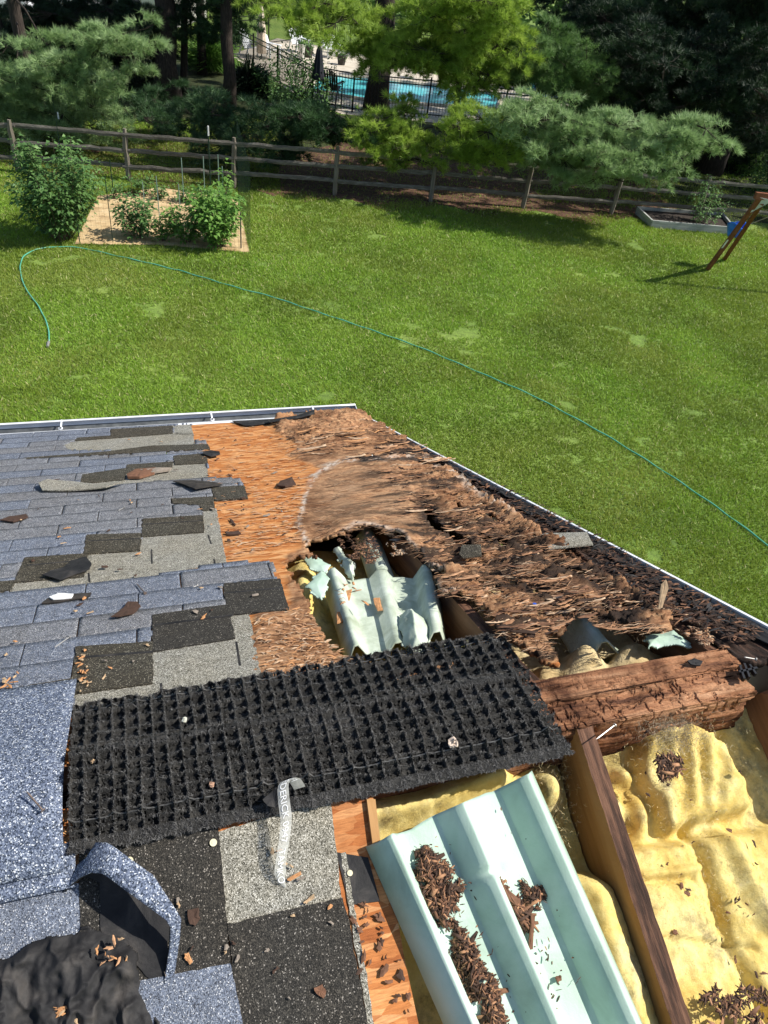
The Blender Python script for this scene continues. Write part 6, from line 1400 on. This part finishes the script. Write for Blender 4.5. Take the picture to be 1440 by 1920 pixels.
for q_, lb_ in [((470,106), 'white deck chair at the left end of the pool terrace'), ((504,110), 'white deck chair second from the left by the far fence'), ((560,98), 'grey white low chair behind the dark shrub'), ((620,108), 'pale chair near the far fence between flower pots'), ((748,128), 'white deck chair just right of the big pine trunk'), ((800,138), 'tall white deck chair beyond the pool, facing it'), ((902,150), 'small white chair half hidden behind pine boughs')]:
    p = G(*q_); deckchair(p, toward(p, pc_) if q_[0] > 500 else R(-20), M_WCH, lb_, s=1.15)
def umbrella(base, h, mat, label, z0=.35):
    t = thing('closed_umbrella', base, label, 'umbrella'); b = MB(); b.tube([base, base + [0, 0, h]], .03, 8); b.build('pole', M_BLKMETAL, t, Matrix.Identity(4))
    V = []; n = 20; lv = [(z0, .17), (z0 + .02, .20), (.55, .18), (.75, .13), (.9, .09), (1.0, .02)]
    for fz, r_ in lv:
        for i in range(n): a = 2 * math.pi * i / n; q = r_ * (1 + .28 * math.cos(a * 6)); V.append(base + [math.cos(a) * q, math.sin(a) * q, h * fz])
    Fs = [(j * n + i, j * n + (i + 1) % n, (j + 1) * n + (i + 1) % n, (j + 1) * n + i) for j in range(len(lv) - 1) for i in range(n)]
    obj('canopy', V, Fs, mat, t, Matrix.Identity(4), smooth=True)
p = G(594, 208); umbrella(p, hgt(p, 82), plain('black_canvas', (.012, .014, .022), .8), 'closed black umbrella beside the tall black chair', .48)
p = G(490, 112); umbrella(p, hgt(p, 8), plain('beige_canvas', (.62, .52, .42), .8), 'closed beige umbrella at the left end of the terrace', .12)
for i, (q_, r_, h_, c_, lb_) in enumerate([((578,108), .26, .5, (.05,.04,.035), 'dark flower pot by the far fence, left one'), ((640,122), .25, .45, (.05,.045,.04), 'dark flower pot by the far fence, right one'), ((565,112), .18, .7, (.5,.48,.45), 'pale stone urn on the terrace')]):
    p = G(*q_); t = thing('flower_pot', p, lb_, 'flower pot'); b = MB(); b.tube([p, p + [0, 0, h_ * .9], p + [0, 0, h_]], [r_ * .7, r_, r_ * 1.05], 14); b.build('pot', plain('pot_%d' % i, c_, .7), t, Matrix.Identity(4))
    g = np.random.default_rng(i); C = p + [0, 0, h_] + unit(g.normal(0, 1, (220, 3))) * [r_ * 1.3, r_ * 1.3, .3] * g.random((220, 1)); V, Fs = leaves(C, g.normal(0, 1, (220, 3)), np.full(220, .12), .5, g); obj('leaves', V, Fs, M_FOL['dark_leaf'], t, Matrix.Identity(4))
# pool toys at the right end
def blob(name, c, r, mat, label, cat, ring=False, seed=0):
    V = []; n1, n2 = 20, 12
    for i in range(n2 + (0 if ring else 1)):
        for j in range(n1):
            a = 2 * math.pi * j / n1
            if ring: b = 2 * math.pi * i / n2; q = 1 + .35 * math.cos(b); V.append(c + np.array([math.cos(a) * q * r[0], math.sin(a) * q * r[1], .35 * math.sin(b) * r[2] + r[2] * .35]))
            else: th = math.pi * i / n2; V.append(c + np.array([math.sin(th) * math.cos(a) * r[0], math.sin(th) * math.sin(a) * r[1], math.cos(th) * r[2] + r[2]]))
    m_ = n2 if ring else n2
    Fs = [(i % n2 * n1 + j if ring else i * n1 + j, (i % n2 * n1 if ring else i * n1) + (j + 1) % n1, ((i + 1) % n2 if ring else i + 1) * n1 + (j + 1) % n1, ((i + 1) % n2 if ring else i + 1) * n1 + j) for i in range(m_) for j in range(n1)]
    tag(obj(name, V, Fs, mat, smooth=True, origin=c), label, cat)
blob('pool_float', G(1018,176), (1.0,.7,.6), plain('teal_vinyl', (.03,.35,.36), .3), 'teal inflatable ring leaning at the right end of the pool', 'pool float', True)
blob('pool_float', G(1030,184), (.9,.35,.35), plain('blue_vinyl', (.05,.16,.6), .3), 'blue and white inflatable below the teal ring', 'pool float')
blob('pool_float', G(1049,180), (.35,.3,.7), plain('lilac_vinyl', (.45,.36,.70), .4), 'lilac oval float standing right of the teal ring', 'pool float')
blob('pool_float', G(1085,188), (.7,.4,.25), plain('pink_vinyl', (.65,.25,.38), .4), 'pink float lying flat near the grey pine trunk', 'pool float')
blob('pool_float', G(1152,196), (.7,.5,.8), plain('deep_blue_vinyl', (.02,.08,.55), .4), 'deep blue covered bundle in the shade right of the pool', 'pool float')
p = G(1106, 224); t = thing('slatted_panel', p, 'leaning grey and white slatted lounger back near the pool corner', 'lounger')
b = MB(); 
for i in range(9): b.bar(p + [-.5 + i * .12, 0, .02], p + [-.35 + i * .12, .35, 1.1], .075, .02, up=(0, 1, 0))
b.build('slats', M_WCH, t, Matrix.Identity(4)); b = MB(); b.bar(p + [-.55, 0, .1], p + [.55, 0, .1], .05, .05); b.build('crossbar', M_BLKMETAL, t, Matrix.Identity(4)); b = MB(); b.bar(p + [-.4, .33, 1.05], p + [.7, .33, 1.05], .05, .05); b.build('crossbar', M_BLKMETAL, t, Matrix.Identity(4))
# timber edging below the pool fence
b = MB(); V, Fs = rough_bar(G(500, 200) + [0, 0, .08], G(680, 236) + [0, 0, .08], .2, .16, 14, .02); tag(obj('landscape_timber', V, Fs, M_RAIL, origin=G(500, 200)), 'long grey landscape timber lying in the shade below the pool fence', 'timber')
# white cars / house beyond at upper left
M_CAR = plain('white_car_paint', (.75, .76, .78), .3); M_GLASS = plain('dark_glass', (.02, .025, .03), .1)
def car(base, ang, label, s=1.0):
    t = thing('parked_car', base, label, 'car'); c_, s_ = math.cos(ang), math.sin(ang); f = np.array([c_, s_, 0]); r_ = np.array([-s_, c_, 0])
    P = lambda x, y, z: base + f * x + r_ * y + [0, 0, z]
    side = [(-2.3,.35),(-2.3,.95),(-1.6,1.05),(-1.1,1.55),(.5,1.58),(1.1,1.05),(2.1,.92),(2.35,.55),(2.3,.35)]; b = MB(); n = len(side)
    V = [P(x, -.88 + .10 * (z > 1.2), z) for x, z in side] + [P(x, .88 - .10 * (z > 1.2), z) for x, z in side]
    b.add(V, [tuple(range(n))[::-1], tuple(range(n, 2 * n))] + [(i, (i + 1) % n, (i + 1) % n + n, i + n) for i in range(n)]); b.build('body', M_CAR, t, Matrix.Identity(4))
    for y in (-.84, .84):
        b = MB(); b.add([P(x, y * (1.035 if z < 1.2 else .945), z) for x, z in ((-1.35,1.08),(-1.0,1.48),(.42,1.5),(.92,1.08))], [(0, 1, 2, 3)]); b.build('side_window', M_GLASS, t, Matrix.Identity(4))
        for x in (-1.4, 1.4):
            b = MB(); b.tube([P(x, y * .82, .34), P(x, y * 1.06, .34)], .34, 16); b.build('wheel', M_FELT, t, Matrix.Identity(4))
car(G(30, 52), R(8), 'white car parked beyond the trees at upper left'); car(G(140, 46), R(10), 'white car half hidden behind conifers at upper left')
bh = thing('neighbour_house', G(60, 22), 'pale neighbouring house glimpsed between trunks at upper left', 'house')
hb = G(60, 22); b = MB(); b.box(hb + [0, 4, 1.6], (16, 7, 3.2)); b.build('wall', M_SIDING, bh, Matrix.Identity(4))
b = MB(); V = [hb + [x, y, z] for x in (-8.5, 8.5) for y, z in ((0, 3.2), (4, 5.6), (8, 3.2))]; b.add(V, [(0, 1, 2), (5, 4, 3), (0, 3, 4, 1), (1, 4, 5, 2), (2, 5, 3, 0)]); b.build('roof', M_ASPH, bh, Matrix.Identity(4))
for x in (-5, -1.5, 2, 5.5):
    b = MB(); b.box(hb + [x, .47, 1.7], (1.2, .06, 1.3)); b.build('window', M_GLASS, bh, Matrix.Identity(4))
# the wood beyond
g = np.random.default_rng(77); n = 42000
X = g.uniform(-75, 110, n); Y = 62 + .42 * np.maximum(0, X) + g.uniform(0, 12, n) ** 1.0; Z = g.uniform(0, 1, n) ** .8 * (9 + 4 * fbm(X * .12, Y * .1, 3, 3))
rr_ = fbm(X * .25, Z * .4, 3, 9); k_ = rr_ > .40
C = np.stack([X, Y + 5 * rr_, Z], 1)[k_]; V, Fs = leaves(C, g.normal(0, 1, C.shape), g.uniform(.5, 1.1, len(C)), .7, g)
tag(obj('woodland', V, Fs, M_FOL['mid_green'], origin=np.array([0, 62, 0.])), 'dense green woodland closing the view beyond the pool', 'woodland', kind='stuff')
# bare patches and small tufts near the fence: tall grass bits
